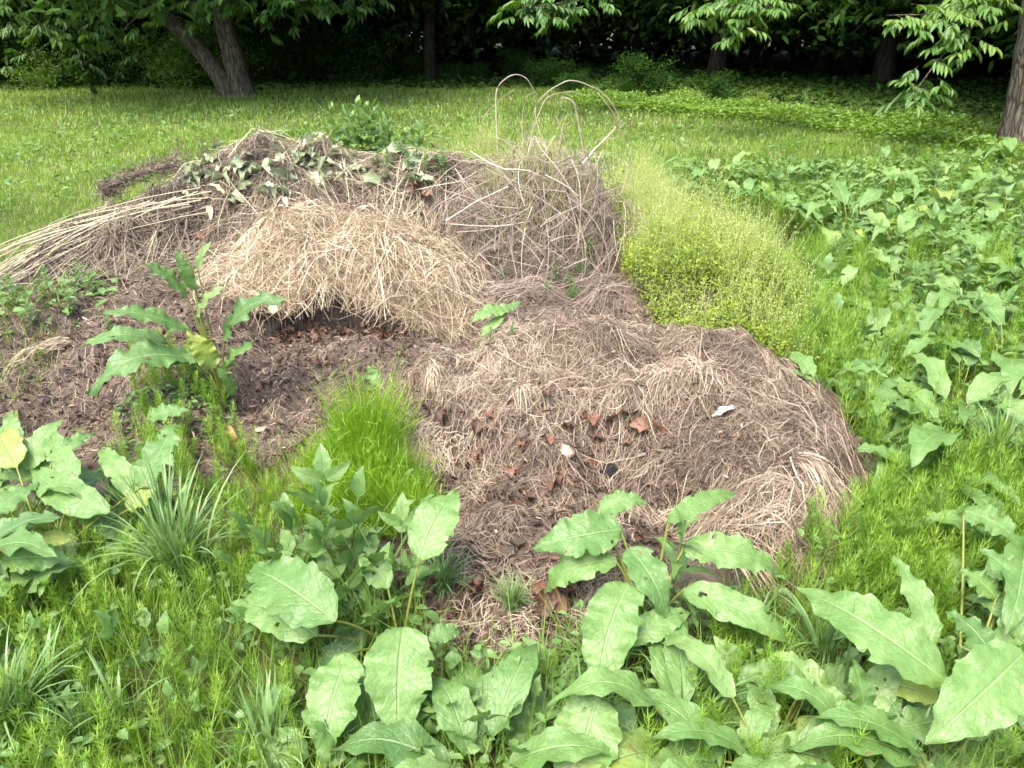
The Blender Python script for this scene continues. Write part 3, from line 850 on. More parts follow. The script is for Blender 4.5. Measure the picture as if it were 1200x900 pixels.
me = leaf_variant('ochre_leaf', M['ochre'], .12, .075, 'ovate', 3, .3, .3, .8)
put_leaf('ochre_leaf', me, hit(270, 525)[0] + [0, 0, .035], 'curled ochre yellow dead leaf standing on bare soil left of the feathery clump', 'dead leaf', None, 1.0, (1.0, .2, .3))
me = leaf_variant('bleached_leaf', M['lilac'], .10, .036, 'lance', 4, .1, .1, .25)
put_leaf('bleached_leaf', me, hit(851, 499)[0] + [0, 0, .055], 'bleached lilac white leaf on the right side of the near mound', 'dead leaf', None, 1.1, (.35, 0, -1.5))
me = leaf_variant('spotted_leaf', M['pale'], .06, .045, 'ovate', 4, .1, .1, .25)
put_leaf('pale_leaf', me, at_y(320, 360, 2.9), 'small round whitish leaf caught beside the dock tip under the straw', 'pale leaf', None, .9, (.9, 0, .2))


def lump(name, mat, p, r, sq, seed, label, cat, group=None):
    import bmesh
    bm = bmesh.new(); bmesh.ops.create_icosphere(bm, subdivisions=3, radius=1)
    rn = np.random.default_rng(seed); f = rn.normal(0, 1, (9, 3)); f /= np.linalg.norm(f, axis=1)[:, None]; dd = rn.uniform(.62, .85, 9)
    for v in bm.verts:
        c = np.array(v.co)
        for k in range(9):
            q = c @ f[k] - dd[k]
            if q > 0: c = c - f[k] * q
        c = c * (1 + .05 * math.sin(c[0] * 9 + seed) * math.sin(c[1] * 8))
        v.co = c * np.array([r * sq[0], r * sq[1], r * sq[2]])
    me = bpy.data.meshes.new(name); bm.to_mesh(me); bm.free(); me.materials.append(mat)
    o = bpy.data.objects.new(name, me); COL.objects.link(o); o.location = p; o.rotation_euler = (rn.normal(0, .3), rn.normal(0, .3), rn.uniform(0, 6))
    return tag(o, label, cat, group)


lump('stone', M['stone'], hit(664, 534)[0] + [0, -.01, .026], .028, (1.1, .9, .85), 2, 'pale cream angular stone in the hollow of the near mound', 'stone')
lump('stone', M['stone'], hit(708, 521)[0] + [0, 0, .008], .013, (1.6, .8, .6), 5, 'tiny white pebble under the russet leaves of the hollow', 'stone')
lump('charcoal_lump', M['charcoal'], hit(713, 555)[0] + [0, -.01, .018], .034, (1.1, .9, .75), 3, 'black charred lump in the middle of the hollow', 'charcoal lump')
lump('charcoal_lump', M['charcoal'], hit(760, 537)[0] + [0, -.01, .016], .038, (1.3, .8, .5), 7, 'flat black charred lump at the right of the hollow', 'charcoal lump')
lump('charcoal_lump', M['charcoal'], hit(727, 562)[0] + [0, 0, .004], .02, (1.0, .8, .9), 8, 'smaller charred lump touching the big black one', 'charcoal lump')
lump('stone', M['stone'], hit(307, 505)[0] + [0, 0, .008], .018, (1.6, .8, .5), 9, 'flat grey white stone chip on the bare soil left of the feathery clump', 'stone')

TW = [([(628, 513), (645, 507), (668, 503), (700, 499)], .004, .75, 'pale twig lying across the lip of the hollow'),
      ([(800, 508), (830, 516), (868, 522)], .0035, .85, 'thin pale twig on the right of the near mound'),
      ([(520, 510), (560, 512), (600, 508), (630, 518)], .003, .6, 'thin grey twig left of the hollow'),
      ([(760, 402), (800, 400), (845, 412), (880, 440)], .004, .8, 'long straw coloured twig near the back of the near mound'),
      ([(525, 348), (590, 332), (650, 318), (700, 318)], .006, .45, 'dark stick lying in front of the brush pile'),
      ([(560, 345), (620, 332), (690, 336)], .005, .6, 'grey stick under the dark stick before the brush pile'),
      ([(642, 725), (668, 728), (690, 738)], .004, .8, 'pale twig among brown leaves by the dock'),
      ([(150, 300), (130, 312), (140, 325), (150, 345)], .004, .75, 'crooked pale twig on the bare soil left of the tall dock'),
      ([(905, 672), (925, 690), (940, 700)], .005, .85, 'short pale stick at the right foot of the near mound')]
for pts, rad, ti, lab in TW:
    a = np.array(pts, float); P3 = hit(a[:, 0], a[:, 1]); P3[:, 2] += .012
    c = catmull(P3, 5); c[:, 2] = np.maximum(c[:, 2], H(c[:, 0], c[:, 1]) + .004)
    mb = MB(); tubes(mb, c[None], np.linspace(rad, rad * .5, len(c))[None], 5, ti)
    tag(mb.build('twig', M['brush'], origin=c[0]), lab, 'twig', 'twigs on the near mound' if ti != .45 else None)

# fan-shaped tufts of dry grass
for (a, b, ang, L, lab) in [(607, 462, -1.5, .17, 'fan shaped tuft of dry grass drooping into the hollow'), (503, 440, -1.3, .15, 'fan shaped tuft of dry grass on the left shoulder of the near mound'),
                            (80, 412, -2.6, .26, 'tuft of pale dry grass on the bare soil at the far left'), (850, 640, -.9, .26, 'tuft of dry grass hanging off the front right of the near mound'),
                            (930, 545, -.9, .24, 'shaggy tuft of grey dry grass on the right lobe of the near mound')]:
    p = hit(a, b)[0]; n = 60
    mb = MB()
    xy = p[:2][None] + R.normal(0, .012, (n, 2)); yw = ang + R.normal(0, .33, n); Ls = R.uniform(.5, 1.1, n) * L
    K = 6; s = np.linspace(0, 1, K)[None]
    X = xy[:, :1] + np.cos(yw)[:, None] * s * Ls[:, None]; Y = xy[:, 1:] + np.sin(yw)[:, None] * s * Ls[:, None]
    Z = np.maximum(H(X, Y), p[2] - .6 * s * L) + .03 * np.sin(s * PI) + .012 + R.uniform(0, .02, (n, 1))
    ribbons(mb, np.stack([X, Y, Z], -1), np.interp(np.linspace(0, 1, K), [0, 1], [.0024, .0010])[None], unit(R.normal(0, 1, (n, 3)) + [.6, 0, 0]), np.clip(R.normal(.75, .15, n), 0, 1))
    tag(mb.build('dry_grass_tuft', M['mat'], origin=p), lab, 'grass tuft', 'dry grass tufts on the heap')

# ================================================================== PLANTS
TOCAM = -FW


def tint_or(t): return .5 if t is None else t


def hand_dock(name, rootpx, leaves, label, cat='dock plant', group='big docks around the heap', mode='z', rootY=None, mat='dock', stem=None, wav=.06):
    """rootpx: where it stands; leaves: (base px, tip px, width px, height at base, height at tip, bow, tint)"""
    root = hit(*rootpx)[0]
    t = thing(name, root, label, cat, group)
    rn = random.Random(hash(label) % 1000 if False else sum(map(ord, label)))
    for lf in leaves:
        bx, by, tx, ty, w, zb, zt, bow, ti = lf[:9]
        kw = lf[9] if len(lf) > 9 else {}
        if mode == 'z':
            b = at_z(bx, by, zb); e = at_z(tx, ty, zt)
        else:
            b = at_y(bx, by, zb); e = at_y(tx, ty, zt)
        dist = (b - CAM) @ FW
        wid = w * dist / F * .86
        up = np.array([0, 0, 1]) * kw.get('u', .6) + TOCAM * (1 - kw.get('u', .6)) + RT * rn.uniform(-.15, .15)
        mb = MB()
        leaf(mb, b, e, wid, bow, up, kw.get('prof', 'dock'), 30, 10, kw.get('wav', wav * rn.uniform(.8, 2.0)), ti + rn.uniform(-.05, .05), kw.get('fold', .10), kw.get('curl', rn.uniform(0, .12)),
             .022, root=root, pet=kw.get('pet', .0035), bend=rn.uniform(-.05, .05), rnd=rn, holes=rn.choice([0, 0, 1, 2, 3]))
        mb.V = [v - root.astype(np.float32) for v in mb.V]
        mb.build('leaf', M[mat], t)
    if stem is not None:
        a = np.array(stem, float); P = at_y(a[:, 0], a[:, 1], a[:, 2]); P[0] = root
        c = catmull(P, 5) - root
        mb = MB(); tubes(mb, c[None], np.linspace(.007, .0025, len(c))[None], 6, .6); mb.build('stem', M['stem'], t)
    return t


hand_dock('dock_plant', (470, 770), [
    (492, 655, 537, 571, 66, .28, .38, .06, .40),
    (472, 735, 467, 868, 92, .25, .11, .10, .45),
    (408, 765, 377, 899, 74, .20, .08, .10, .55),
    (393, 728, 288, 664, 88, .27, .25, .10, .62),
    (372, 745, 268, 706, 62, .20, .17, .10, .50),
    (502, 748, 542, 739, 28, .18, .17, .10, .50),
    (440, 785, 405, 890, 64, .11, .02, .10, .30),
    (521, 805, 505, 862, 34, .11, .05, .15, .40),
    (352, 855, 300, 935, 66, .10, .02, .05, .78),
    (455, 690, 420, 650, 40, .20, .22, .10, .45),
    (430, 740, 360, 800, 40, .14, .05, .12, .25),
    (500, 800, 530, 880, 44, .08, .03, .12, .22),
], 'large dock with puckered leaves standing left of the bare front foot of the heap')
hand_dock('dock_plant', (760, 745), [
    (728, 620, 625, 642, 66, .33, .30, .10, .50),
    (722, 655, 633, 692, 46, .28, .17, .22, .55),
    (737, 642, 783, 722, 54, .34, .24, .12, .48),
    (737, 682, 698, 818, 74, .29, .15, .10, .55),
    (700, 815, 668, 945, 92, .21, .08, .06, .58),
    (563, 795, 655, 853, 82, .12, .06, .10, .52),
    (655, 802, 612, 744, 28, .06, .15, .10, .75),
    (782, 612, 869, 575, 30, .37, .38, .05, .60),
    (800, 642, 919, 668, 52, .30, .25, .14, .50),
    (800, 690, 935, 752, 48, .22, .17, .08, .66),
    (800, 742, 812, 848, 58, .16, .04, .08, .66),
    (735, 752, 812, 713, 44, .20, .22, .06, .45),
    (690, 770, 640, 850, 55, .10, .03, .08, .45),
    (700, 600, 760, 585, 34, .33, .36, .10, .55),
], 'largest dock, with long drooping leaves over the front foot of the heap')
hand_dock('dock_plant', (1120, 850), [
    (1108, 798, 934, 686, 92, .26, .30, .13, .55, dict(curl=.05)),
    (1200, 765, 1085, 872, 92, .31, .22, .06, .60),
    (1200, 628, 1182, 742, 52, .32, .24, .06, .52),
    (1092, 760, 1048, 648, 40, .24, .33, .05, .48, dict(wav=.14)),
    (1165, 772, 1108, 714, 46, .26, .29, .08, .50),
    (1100, 818, 1020, 798, 40, .18, .16, .12, .72),
    (1140, 850, 1098, 915, 76, .08, .02, .08, .50),
    (1168, 702, 1127, 666, 40, .24, .27, .05, .50),
    (1128, 598, 1200, 640, 44, .27, .22, .10, .55),
    (1085, 935, 1057, 862, 44, .05, .14, .06, .45),
    (1200, 830, 1170, 900, 50, .12, .05, .10, .35),
], 'dock whose broad pale leaf has a dark grass blade standing across it')
hand_dock('dock_plant', (905, 880), [
    (900, 772, 990, 832, 52, .14, .10, .10, .55),
    (945, 800, 862, 790, 50, .14, .14, .08, .55),
    (935, 842, 988, 908, 58, .12, .05, .06, .75),
    (870, 800, 838, 745, 40, .10, .18, .06, .60),
    (925, 860, 945, 915, 40, .08, .02, .06, .55),
    (960, 790, 1035, 820, 44, .12, .10, .10, .5),
    (850, 850, 800, 890, 40, .08, .03, .10, .35),
    (890, 830, 875, 775, 50, .08, .17, .06, .62),
], 'low dock tangled with grass between the two largest docks')
hand_dock('dock_plant', (1010, 905), [
    (1008, 850, 1052, 758, 46, .12, .22, .06, .52),
    (985, 872, 880, 915, 54, .10, .05, .12, .60),
    (1030, 858, 1110, 842, 48, .12, .12, .12, .45),
    (1000, 862, 955, 792, 44, .12, .2, .08, .66),
    (1025, 895, 1085, 945, 50, .08, .03, .10, .55),
    (1015, 850, 1000, 770, 40, .12, .24, .05, .42),
], 'upright dock rising between the broad pale leaf and the tangled low dock')
hand_dock('dock_plant', (20, 480), [
    (22, 560, -60, 520, 44, .20, .24, .08, .55), (30, 552, 72, 488, 40, .22, .32, .06, .50), (20, 560, 90, 545, 36, .2, .2, .10, .45),
    (10, 565, -30, 600, 44, .18, .15, .10, .65), (15, 550, 12, 478, 34, .22, .33, .04, .6),
], 'dock at the left border behind the spreading one')
hand_dock('dock_plant', (1230, 790), [
    (1215, 700, 1150, 640, 48, .26, .33, .06, .5), (1220, 720, 1160, 760, 46, .24, .18, .10, .6), (1225, 690, 1215, 610, 44, .27, .36, .05, .45),
    (1215, 735, 1140, 700, 44, .22, .22, .10, .55),
], 'dock leaning in over the right border above the broad pale leaf')
hand_dock('dock_plant', (60, 670), [
    (165, 572, 205, 495, 54, .22, .30, .05, .52),
    (126, 602, 36, 548, 50, .22, .24, .08, .55),
    (-20, 610, 46, 566, 50, .22, .25, .08, .55),
    (2, 657, 88, 657, 46, .22, .20, .12, .62),
    (-15, 627, 42, 616, 30, .22, .22, .10, .60),
    (32, 640, 92, 629, 30, .20, .19, .06, .85),
    (168, 588, 113, 518, 34, .18, .26, .08, .50),
    (150, 598, 186, 562, 32, .18, .22, .06, .85),
    (92, 562, 58, 500, 34, .25, .30, .08, .45),
    (20, 548, -5, 498, 46, .25, .30, .06, .80),
    (60, 535, 112, 505, 26, .28, .30, .06, .50),
    (0, 700, -20, 670, 40, .15, .20, .06, .5),
    (95, 600, 160, 640, 36, .15, .10, .10, .35),
], 'spreading dock with some yellowing leaves at the left below the bare soil')
hand_dock('dock_plant', (262, 472), [
    (219, 347, 168, 308, 38, 2.75, 2.65, .06, .40),
    (232, 318, 246, 282, 14, 2.78, 2.78, .05, .70),
    (220, 388, 116, 366, 30, 2.74, 2.6, .10, .42),
    (226, 420, 101, 460, 50, 2.72, 2.5, .22, .42),
    (262, 398, 332, 344, 44, 2.75, 2.7, .14, .18),
    (250, 432, 219, 388, 32, 2.7, 2.68, .05, .86),
    (230, 372, 265, 332, 20, 2.74, 2.72, .08, .66),
    (262, 440, 300, 398, 26, 2.72, 2.68, .10, .35),
    (196, 400, 92, 402, 30, 2.75, 2.65, .14, .42),
    (172, 488, 222, 480, 28, 2.45, 2.45, .06, .42),
    (228, 340, 205, 290, 16, 2.76, 2.74, .05, .6),
    (262, 445, 272, 405, 22, 2.7, 2.6, .05, .3),
    (275, 462, 255, 430, 18, 2.65, 2.6, .05, .45),
    (235, 420, 180, 428, 26, 2.72, 2.65, .10, .62),
], 'tall dock with drooping leaves on the bare soil before the straw mound', mode='y', stem=[(262, 472, 2.78), (248, 420, 2.78), (232, 360, 2.78), (226, 318, 2.78), (212, 292, 2.78)])
hand_dock('dock_plant', (466, 500), [
    (457, 466, 421, 424, 30, .10, .18, .06, .5), (468, 490, 430, 470, 18, .07, .1, .06, .8), (470, 492, 500, 470, 14, .06, .08, .06, .4),
], 'small dock seedling behind the feathery clump', group='seedlings on the heap')
hand_dock('dock_plant', (545, 668), [
    (545, 668, 545, 638, 28, .05, .07, .04, .35), (545, 666, 580, 648, 14, .04, .05, .04, .5),
], 'round leaved seedling on the front foot of the near mound', group='seedlings on the heap')
hand_dock('dock_plant', (580, 378), [
    (598, 362, 550, 378, 24, 3.05, 2.95, .08, .45), (590, 372, 560, 395, 16, 3.0, 2.95, .05, .5), (585, 370, 612, 352, 14, 3.05, 3.1, .05, .4),
], 'small grey green dock flopped on the back of the near mound', group='seedlings on the heap', mode='y')


# ------------------------------------------------ prototypes
def proto_dock(seed, nl, Lr, wr):
    rn = random.Random(seed); t = thing('dock_plant', (0, 0, 0), 'dock', 'dock plant')
    for i in range(nl):
        a = i * 2.4 + rn.uniform(-.4, .4); el = rn.uniform(.25, 1.15)
        L = rn.uniform(*Lr); pl = rn.uniform(.08, .2)
        d = np.array([math.cos(a) * math.cos(el), math.sin(a) * math.cos(el), math.sin(el)])
        b = d * pl + [0, 0, .04]
        e = b + np.array([math.cos(a), math.sin(a), math.sin(el) * .7 - .35]) * L * .93
        mb = MB()
        leaf(mb, b, e, rn.uniform(*wr) * L, rn.uniform(.06, .2), (math.cos(a) * -.2, math.sin(a) * -.2, 1), 'dock', 14, 6, .10, rn.choice([rn.uniform(.35, .7), rn.uniform(.45, .72), rn.uniform(.25, .78)]), .14, rn.uniform(.0, .25), .02,
             root=np.zeros(3), pet=.003, bend=rn.uniform(-.06, .06), rnd=rn)
        mb.build('leaf', M['dock'], t)
    return t


def compound(mb, base, d, up, L, nl, lw, tint, rn, matte=None, n=8, m=4):
    """stalk with paired leaflets and one at the end"""
    d = unit(np.asarray(d, float)); up = unit(np.asarray(up, float)); s = unit(np.cross(d, up)); u = np.cross(s, d)
    tt = np.linspace(0, 1, 6)[:, None]
    P = base + d * L * tt - np.array([0, 0, 1]) * .12 * L * tt ** 2
    tubes(mb, P[None], np.linspace(.0018, .001, 6)[None], 4, 1.0)
    pos = np.linspace(.42, .95, nl)
    for q in pos:
        b = base + d * L * q - np.array([0, 0, 1]) * .12 * L * q * q
        for sd in (-1, 1):
            dd = unit(d * .55 + s * sd * .95 + u * rn.uniform(-.25, .2))
            ll = lw * rn.uniform(.8, 1.15)
            leaf(mb, b + dd * .004, b + dd * ll, ll * .52, .06, u + s * rn.uniform(-.2, .2), 'ovate', n, m, .05, tint + rn.uniform(-.12, .12), .15, .1, .02, rnd=rn, serr=.05)
    b = P[-1]; ll = lw * 1.15
    leaf(mb, b, b + d * ll - np.array([0, 0, .15]) * ll, ll * .55, .06, u, 'ovate', n, m, .05, tint, .15, .1, .02, rnd=rn, serr=.05)


def proto_elder(seed, ns, Lr, lw):
    rn = random.Random(seed); t = thing('leafy_weed', (0, 0, 0), 'weed', 'weed')
    for i in range(ns):
        a = i * 2.4 + rn.uniform(-.5, .5); el = rn.uniform(.6, 1.25)
        d = np.array([math.cos(a) * math.cos(el), math.sin(a) * math.cos(el), math.sin(el)])
        mb = MB(); compound(mb, np.zeros(3), d, (-math.cos(a) * .6, -math.sin(a) * .6, 1), rn.uniform(*Lr), rn.choice([1, 2, 2]), lw, rn.uniform(.35, .65), rn)
        mb.build('leaf', M['weed'], t)
    return t


def proto_upright(seed, h, nl, ll, prof='lance', wr=.28, mat='weed'):
    """upright stem with leaves spiralling up it"""
    rn = random.Random(seed); t = thing('upright_weed', (0, 0, 0), 'weed', 'weed')
    K = 8; s = np.linspace(0, 1, K); P = np.stack([rn.uniform(-.1, .1) * h * s ** 2, rn.uniform(-.1, .1) * h * s ** 2, h * s], -1)
    mb = MB(); tubes(mb, P[None], np.linspace(.0035, .0015, K)[None], 5, .5); mb.build('stem', M['stem'], t)
    mb = MB()
    for i in range(nl):
        q = .12 + .88 * i / (nl - 1); a = i * 2.4
        el = .15 + .9 * q ** 2
        b = np.array([np.interp(q, s, P[:, 0]), np.interp(q, s, P[:, 1]), h * q])
        L = ll * (1.1 - .55 * abs(q - .45) * 2) * rn.uniform(.8, 1.1)
        d = np.array([math.cos(a) * math.cos(el), math.sin(a) * math.cos(el), math.sin(el)])
        leaf(mb, b, b + d * L, L * wr, .08, (-math.cos(a) * math.sin(el), -math.sin(a) * math.sin(el), math.cos(el)), prof, 9, 4, .05, rn.uniform(.3, .75), .2, .15, .02, rnd=rn)
    mb.build('foliage', M[mat], t)
    return t


def proto_tuft(seed, nb, Lr, wid, mat, spread=.9, name='grass_tuft', tint=(.5, .2)):
    rg = np.random.default_rng(seed)
    mb = MB(); K = 7; s = np.linspace(0, 1, K)[None]
    yw = rg.uniform(0, 2 * PI, nb); L = rg.uniform(*Lr, nb)[:, None]; ln = rg.uniform(.1, spread, nb)[:, None]
    el = PI / 2 - ln * (.25 + 1.5 * s ** 1.3)
    X = np.cumsum(np.cos(el) * L / K, 1); Z = np.cumsum(np.sin(el) * L / K, 1)
    b = rg.normal(0, .02, (nb, 2))
    P = np.stack([b[:, :1] + X * np.cos(yw)[:, None], b[:, 1:] + X * np.sin(yw)[:, None], np.maximum(Z, .01)], -1)
    S = np.stack([-np.sin(yw), np.cos(yw), 0 * yw], -1)
    ribbons(mb, P, np.interp(np.linspace(0, 1, K), [0, .3, .7, 1], [.6, 1, .7, .08])[None] * wid, S, np.clip(rg.normal(tint[0], tint[1], nb), 0, 1))
    o = mb.build(name, M[mat])
    return o


ALL_PROTO = []


def place_proto(p, first, loc, rz, sc, label, group):
    if first:
        p.location = loc; p.rotation_euler = (0, 0, rz); p.scale = (sc,) * 3
        p['label'] = label; p['group'] = group
        return p
    return copy_tree(p, loc, rz, sc, label, group)


class Proto:
    def __init__(s, objs): s.o = objs; s.used = [False] * len(objs)
    def put(s, loc, sc, label, group, i=None, rz=None, cat=None):
        i = random.randrange(len(s.o)) if i is None else i
        r = place_proto(s.o[i], not s.used[i], loc, random.uniform(0, 6.3) if rz is None else rz, sc, label, group)
        s.used[i] = True
        if cat: r['category'] = cat
        return r


def named(p, n):
    for o in p.o: o.name = n
    return p


docks = Proto([proto_dock(s, 6 + s % 5, (.15 + .02 * (s % 3), .34), (.28, .44)) for s in range(9)])
elders = Proto([proto_elder(s, 5, (.13, .24), .06) for s in range(4)])
uprights = Proto([proto_upright(s, .26, 16, .10) for s in range(3)])
nettles = Proto([proto_upright(10 + s, .30, 18, .10, 'ovate', .5) for s in range(3)])

# ---- docks and weeds of the right hand field
FIELD = [(760, 205), (1200, 190), (1260, 420), (1260, 610), (1010, 560), (960, 470), (930, 380), (960, 320), (900, 240), (790, 225)]
pts = []
tries = 0
while len(pts) < 135 and tries < 40000:
    tries += 1
    x = random.uniform(.9, 5.2); y = random.uniform(2.1, 9.2)
    a, b = project(np.array([x, y, .1]))
    if not inpoly(np.array([a]), np.array([b]), FIELD)[0]: continue
    md = .20 + .035 * y
    if any((x - q[0]) ** 2 + (y - q[1]) ** 2 < md * md for q in pts): continue
    pts.append((x, y))
pts.sort(key=lambda q: q[1])
NEAR = ['nearest field dock, its leaves brushing the right lobe of the near mound', 'pale field dock just right of the near mound', 'bushy field dock at the edge of the feathery horsetail']
for i, (x, y) in enumerate(pts):
    if y < 4.0: lab, g = 'leafy pale green dock in the nearest rows of weeds right of the near mound', 'docks right of the near mound'
    elif y < 6.0: lab, g = 'broad leaved dock in the weeds right of the yellow green bedstraw', 'docks right of the bedstraw'
    else: lab, g = 'dock among the farthest weeds towards the right hand tree', 'docks towards the right hand tree'
    docks.put((x, y, G(np.array(x), np.array(y)) - .01), random.uniform(.6, 1.25) * (1.0 if y < 5 else 1.05), lab, g)

for a, b, s, lab in [(1110, 520, .95, 'pale dock with wide flat leaves spread over the horsetail at the far right'), (1010, 505, .8, 'compact pale dock touching the right edge of the near mound'),
                     (1195, 560, 1.0, 'dock cut by the right border beside a grass tuft'), (960, 470, .7, 'small dock in the gap between bedstraw and near mound'),
                     (1060, 440, .9, 'dock behind the pale flat leaved one'), (1010, 640, .5, 'little dock at the right foot of the near mound'),
                     (1180, 690, .8, 'dock standing in horsetail behind the broad pale leaf')]:
    docks.put(hit(a, b)[0], s, lab, 'docks beside the near mound')
for a, b, s, lab in [(1010, 930, .75, 'low shaded dock under the broad pale leaf'), (850, 925, .7, 'low shaded dock under the yellowish leaf'), (740, 930, .65, 'low shaded dock right of the longest hanging leaf'),
                     (590, 925, .6, 'low shaded dock at the bottom below the bare foot'), (1180, 900, .9, 'low shaded dock in the lower right corner'), (900, 930, .95, 'low dock whose leaves spread under the tangled one'), (800, 900, .9, 'low dock with spread leaves right of the long hanging leaf'), (560, 940, .8, 'low dock at the lower border right of the hanging puckered leaf'), (1090, 940, .9, 'low dock at the lower border under the upright dock')]:
    docks.put(hit(a, b)[0], s, lab, 'low shaded docks')

for k in range(46):
    while True:
        x = random.uniform(1.0, 5.0); y = random.uniform(2.4, 8.0)
        a, b = project(np.array([x, y, .1]))
        if inpoly(np.array([a]), np.array([b]), FIELD)[0]: break
    if k % 2:
        nettles.put((x, y, float(G(np.array(x), np.array(y)))), random.uniform(.7, 1.3), 'slender leafy weed standing between the field docks', 'slender weeds between the field docks')
    else:
        elders.put((x, y, float(G(np.array(x), np.array(y)))), random.uniform(.9, 1.5), 'pale weed with oval leaflets between the field docks', 'oval leaved weeds between the field docks')
for a, b, s in [(30, 640, 1.0), (-30, 720, 1.1), (20, 760, .8), (90, 700, .7)]:
    docks.put(hit(a, b)[0], s, 'small dock crowded under the spreading dock at the left', 'small docks at the left')

# ---- leafy pale weed between dock and feathery clump
EL = [(395, 690, 1.6), (440, 700, 1.5), (370, 720, 1.3), (430, 740, 1.4), (350, 690, 1.3), (410, 670, 1.6), (470, 715, 1.3), (335, 735, 1.2), (400, 760, 1.2)]
for a, b, s in EL:
    elders.put(hit(a, b)[0], s, 'pale weed with paired oval leaflets between the feathery clump and the puckered dock', 'pale weeds before the feathery clump')
for a, b, s in [(40, 790, .8), (130, 765, .7), (250, 840, .75), (70, 900, .9), (210, 885, .8), (15, 730, 1.0), (290, 775, .7), (-20, 850, 1.0), (330, 830, .6)]:
    elders.put(hit(a, b)[0], s * .8, 'small weed with oval leaflets lost among the horsetail at the lower left', 'small weeds in the horsetail')
for a, b, s, lab in [(190, 800, 1.0, 'low weed with a few pale lobed leaves in the horsetail at the lower left'), (560, 880, .9, 'dark green weed with cut leaves at the bottom edge beside the bare foot'),
                     (470, 890, .9, 'dark green weed under the hanging leaves of the puckered dock'), (520, 850, .8, 'dark green cut leaved weed right of the hanging puckered leaf'), (610, 900, .8, 'dark leafy weed under the broad leaf of the largest dock')]:
    elders.put(hit(a, b)[0], s, lab, 'single low weeds')
for a, b, s, lab in [(786, 720, 1.15, 'upright weed with narrow leaves rising behind the largest dock'), (1015, 640, .6, 'narrow leaved weed at the right foot of the near mound')]:
    uprights.put(hit(a, b)[0], s, lab, 'narrow leaved weeds')
for (a, b, s) in [(85, 372, .8), (60, 350, .9), (110, 350, .7), (40, 385, .8), (130, 395, .6), (20, 360, .9), (95, 340, .8)]:
    nettles.put(hit(a, b)[0], s * .6, 'leafy green weed under the pale stalks on the left flank', 'weeds under the pale stalks')
for (a, b, s) in [(590, 338, .42), (605, 322, .38), (650, 335, .45), (668, 342, .35), (575, 410, .3), (600, 405, .3), (690, 310, .5), (560, 420, .25), (640, 350, .3), (655, 300, .3)]:
    nettles.put(hit(a, b)[0], s, 'small green seedling at the back of the near mound', 'green seedlings behind the near mound')
for (a, b, Y, s) in [(392, 160, 5.3, 1.2), (408, 160, 5.35, 1.35), (424, 160, 5.3, 1.3), (440, 160, 5.4, 1.4), (457, 160, 5.35, 1.2), (474, 160, 5.4, 1.3), (492, 160, 5.35, 1.25), (415, 160, 5.25, 1.1), (432, 160, 5.25, 1.15), (484, 160, 5.25, 1.1), (450, 160, 5.25, 1.0)]:
    p = at_y(a, b, Y); p[2] = H(p[0], p[1]) - .02; s *= 1.25
    nettles.put(p, s, 'bright green leafy weed standing behind the crest of the stalk pile', 'weeds behind the stalk pile')
for (a, b, s) in [(480, 215, .8), (500, 222, .9), (455, 212, .8), (520, 220, .9), (490, 205, .7), (470, 200, .8), (445, 205, .7)]:
    nettles.put(hit(a, b)[0], s * .8, 'half wilted green weed tossed on the pile left of the brush', 'green weeds on the pile')
for (a, b, s) in [(145, 245, 1.1), (125, 250, .9)]:
    nettles.put(hit(a, b)[0], s, 'broad leaved weed on the lawn under the shaggy seed spike', 'weeds at the edge of the lawn')

# ---- grass tufts
tufts = Proto([proto_tuft(s, 120, (.22, .42), .0038, 'tuft', 1.05) for s in range(3)])
TF = [(215, 690, 1.05, 'arching grass tuft with long blue green blades among the horsetail at the left'),
      (25, 870, .75, 'broad bladed grass tuft at the lower left corner'), (110, 880, .5, 'small grass tuft right of the corner tuft at the lower left'),
      (950, 850, .5, 'grass tuft growing through the low tangled dock'), (840, 860, .42, 'grass tuft below the yellowish leaf of the largest dock'),
      (760, 880, .45, 'grass tuft under the long leaf of the largest dock'), (310, 880, .45, 'grass tuft with broad blades beside the yellow leaf of the puckered dock'),
      (600, 720, .35, 'thin grass tuft on the front foot of the heap'), (670, 355, .3, 'short grass tuft at the back of the near mound'),
      (680, 330, .4, 'fine grass tuft in front of the brush pile'), (170, 640, .7, 'grass tuft between the spreading dock and the arching tuft'),
      (1160, 560, .8, 'grass tuft among the docks at the far right'), (520, 700, .45, 'thin grass tuft under the upright puckered leaf'),
      (700, 800, .5, 'grass blades behind the long leaf of the largest dock')]
for a, b, s, lab in TF:
    tufts.put(hit(a, b)[0], s, lab, 'grass tufts among the weeds', cat='grass tuft')
broad = Proto([proto_tuft(40 + s, 22, (.22, .45), .0075, 'tuft', .95, tint=(.45, .25)) for s in range(3)])
for a, b, s, lab in [(690, 870, .9, 'broad grass blades beside the hanging leaf of the largest dock'), (800, 880, .8, 'broad grass blades between the low shaded docks'), (960, 790, .8, 'broad grass blades under the broad pale dock leaf'),
                     (870, 770, .8, 'broad grass blades at the foot of the near mound'), (320, 900, .9, 'broad grass blades at the bottom left of the puckered dock'), (60, 830, .8, 'broad grass blades left of the corner tuft'),
                     (230, 700, .8, 'broad grass blades under the arching tuft'), (1060, 900, .7, 'broad grass blades at the bottom right'), (1090, 640, .8, 'broad grass blades in the horsetail at the right'), (150, 860, .7, 'broad grass blades among horsetail at the lower left')]:
    broad.put(hit(a, b)[0], s * .75, lab, 'broad grasses among the weeds', cat='grass tuft')
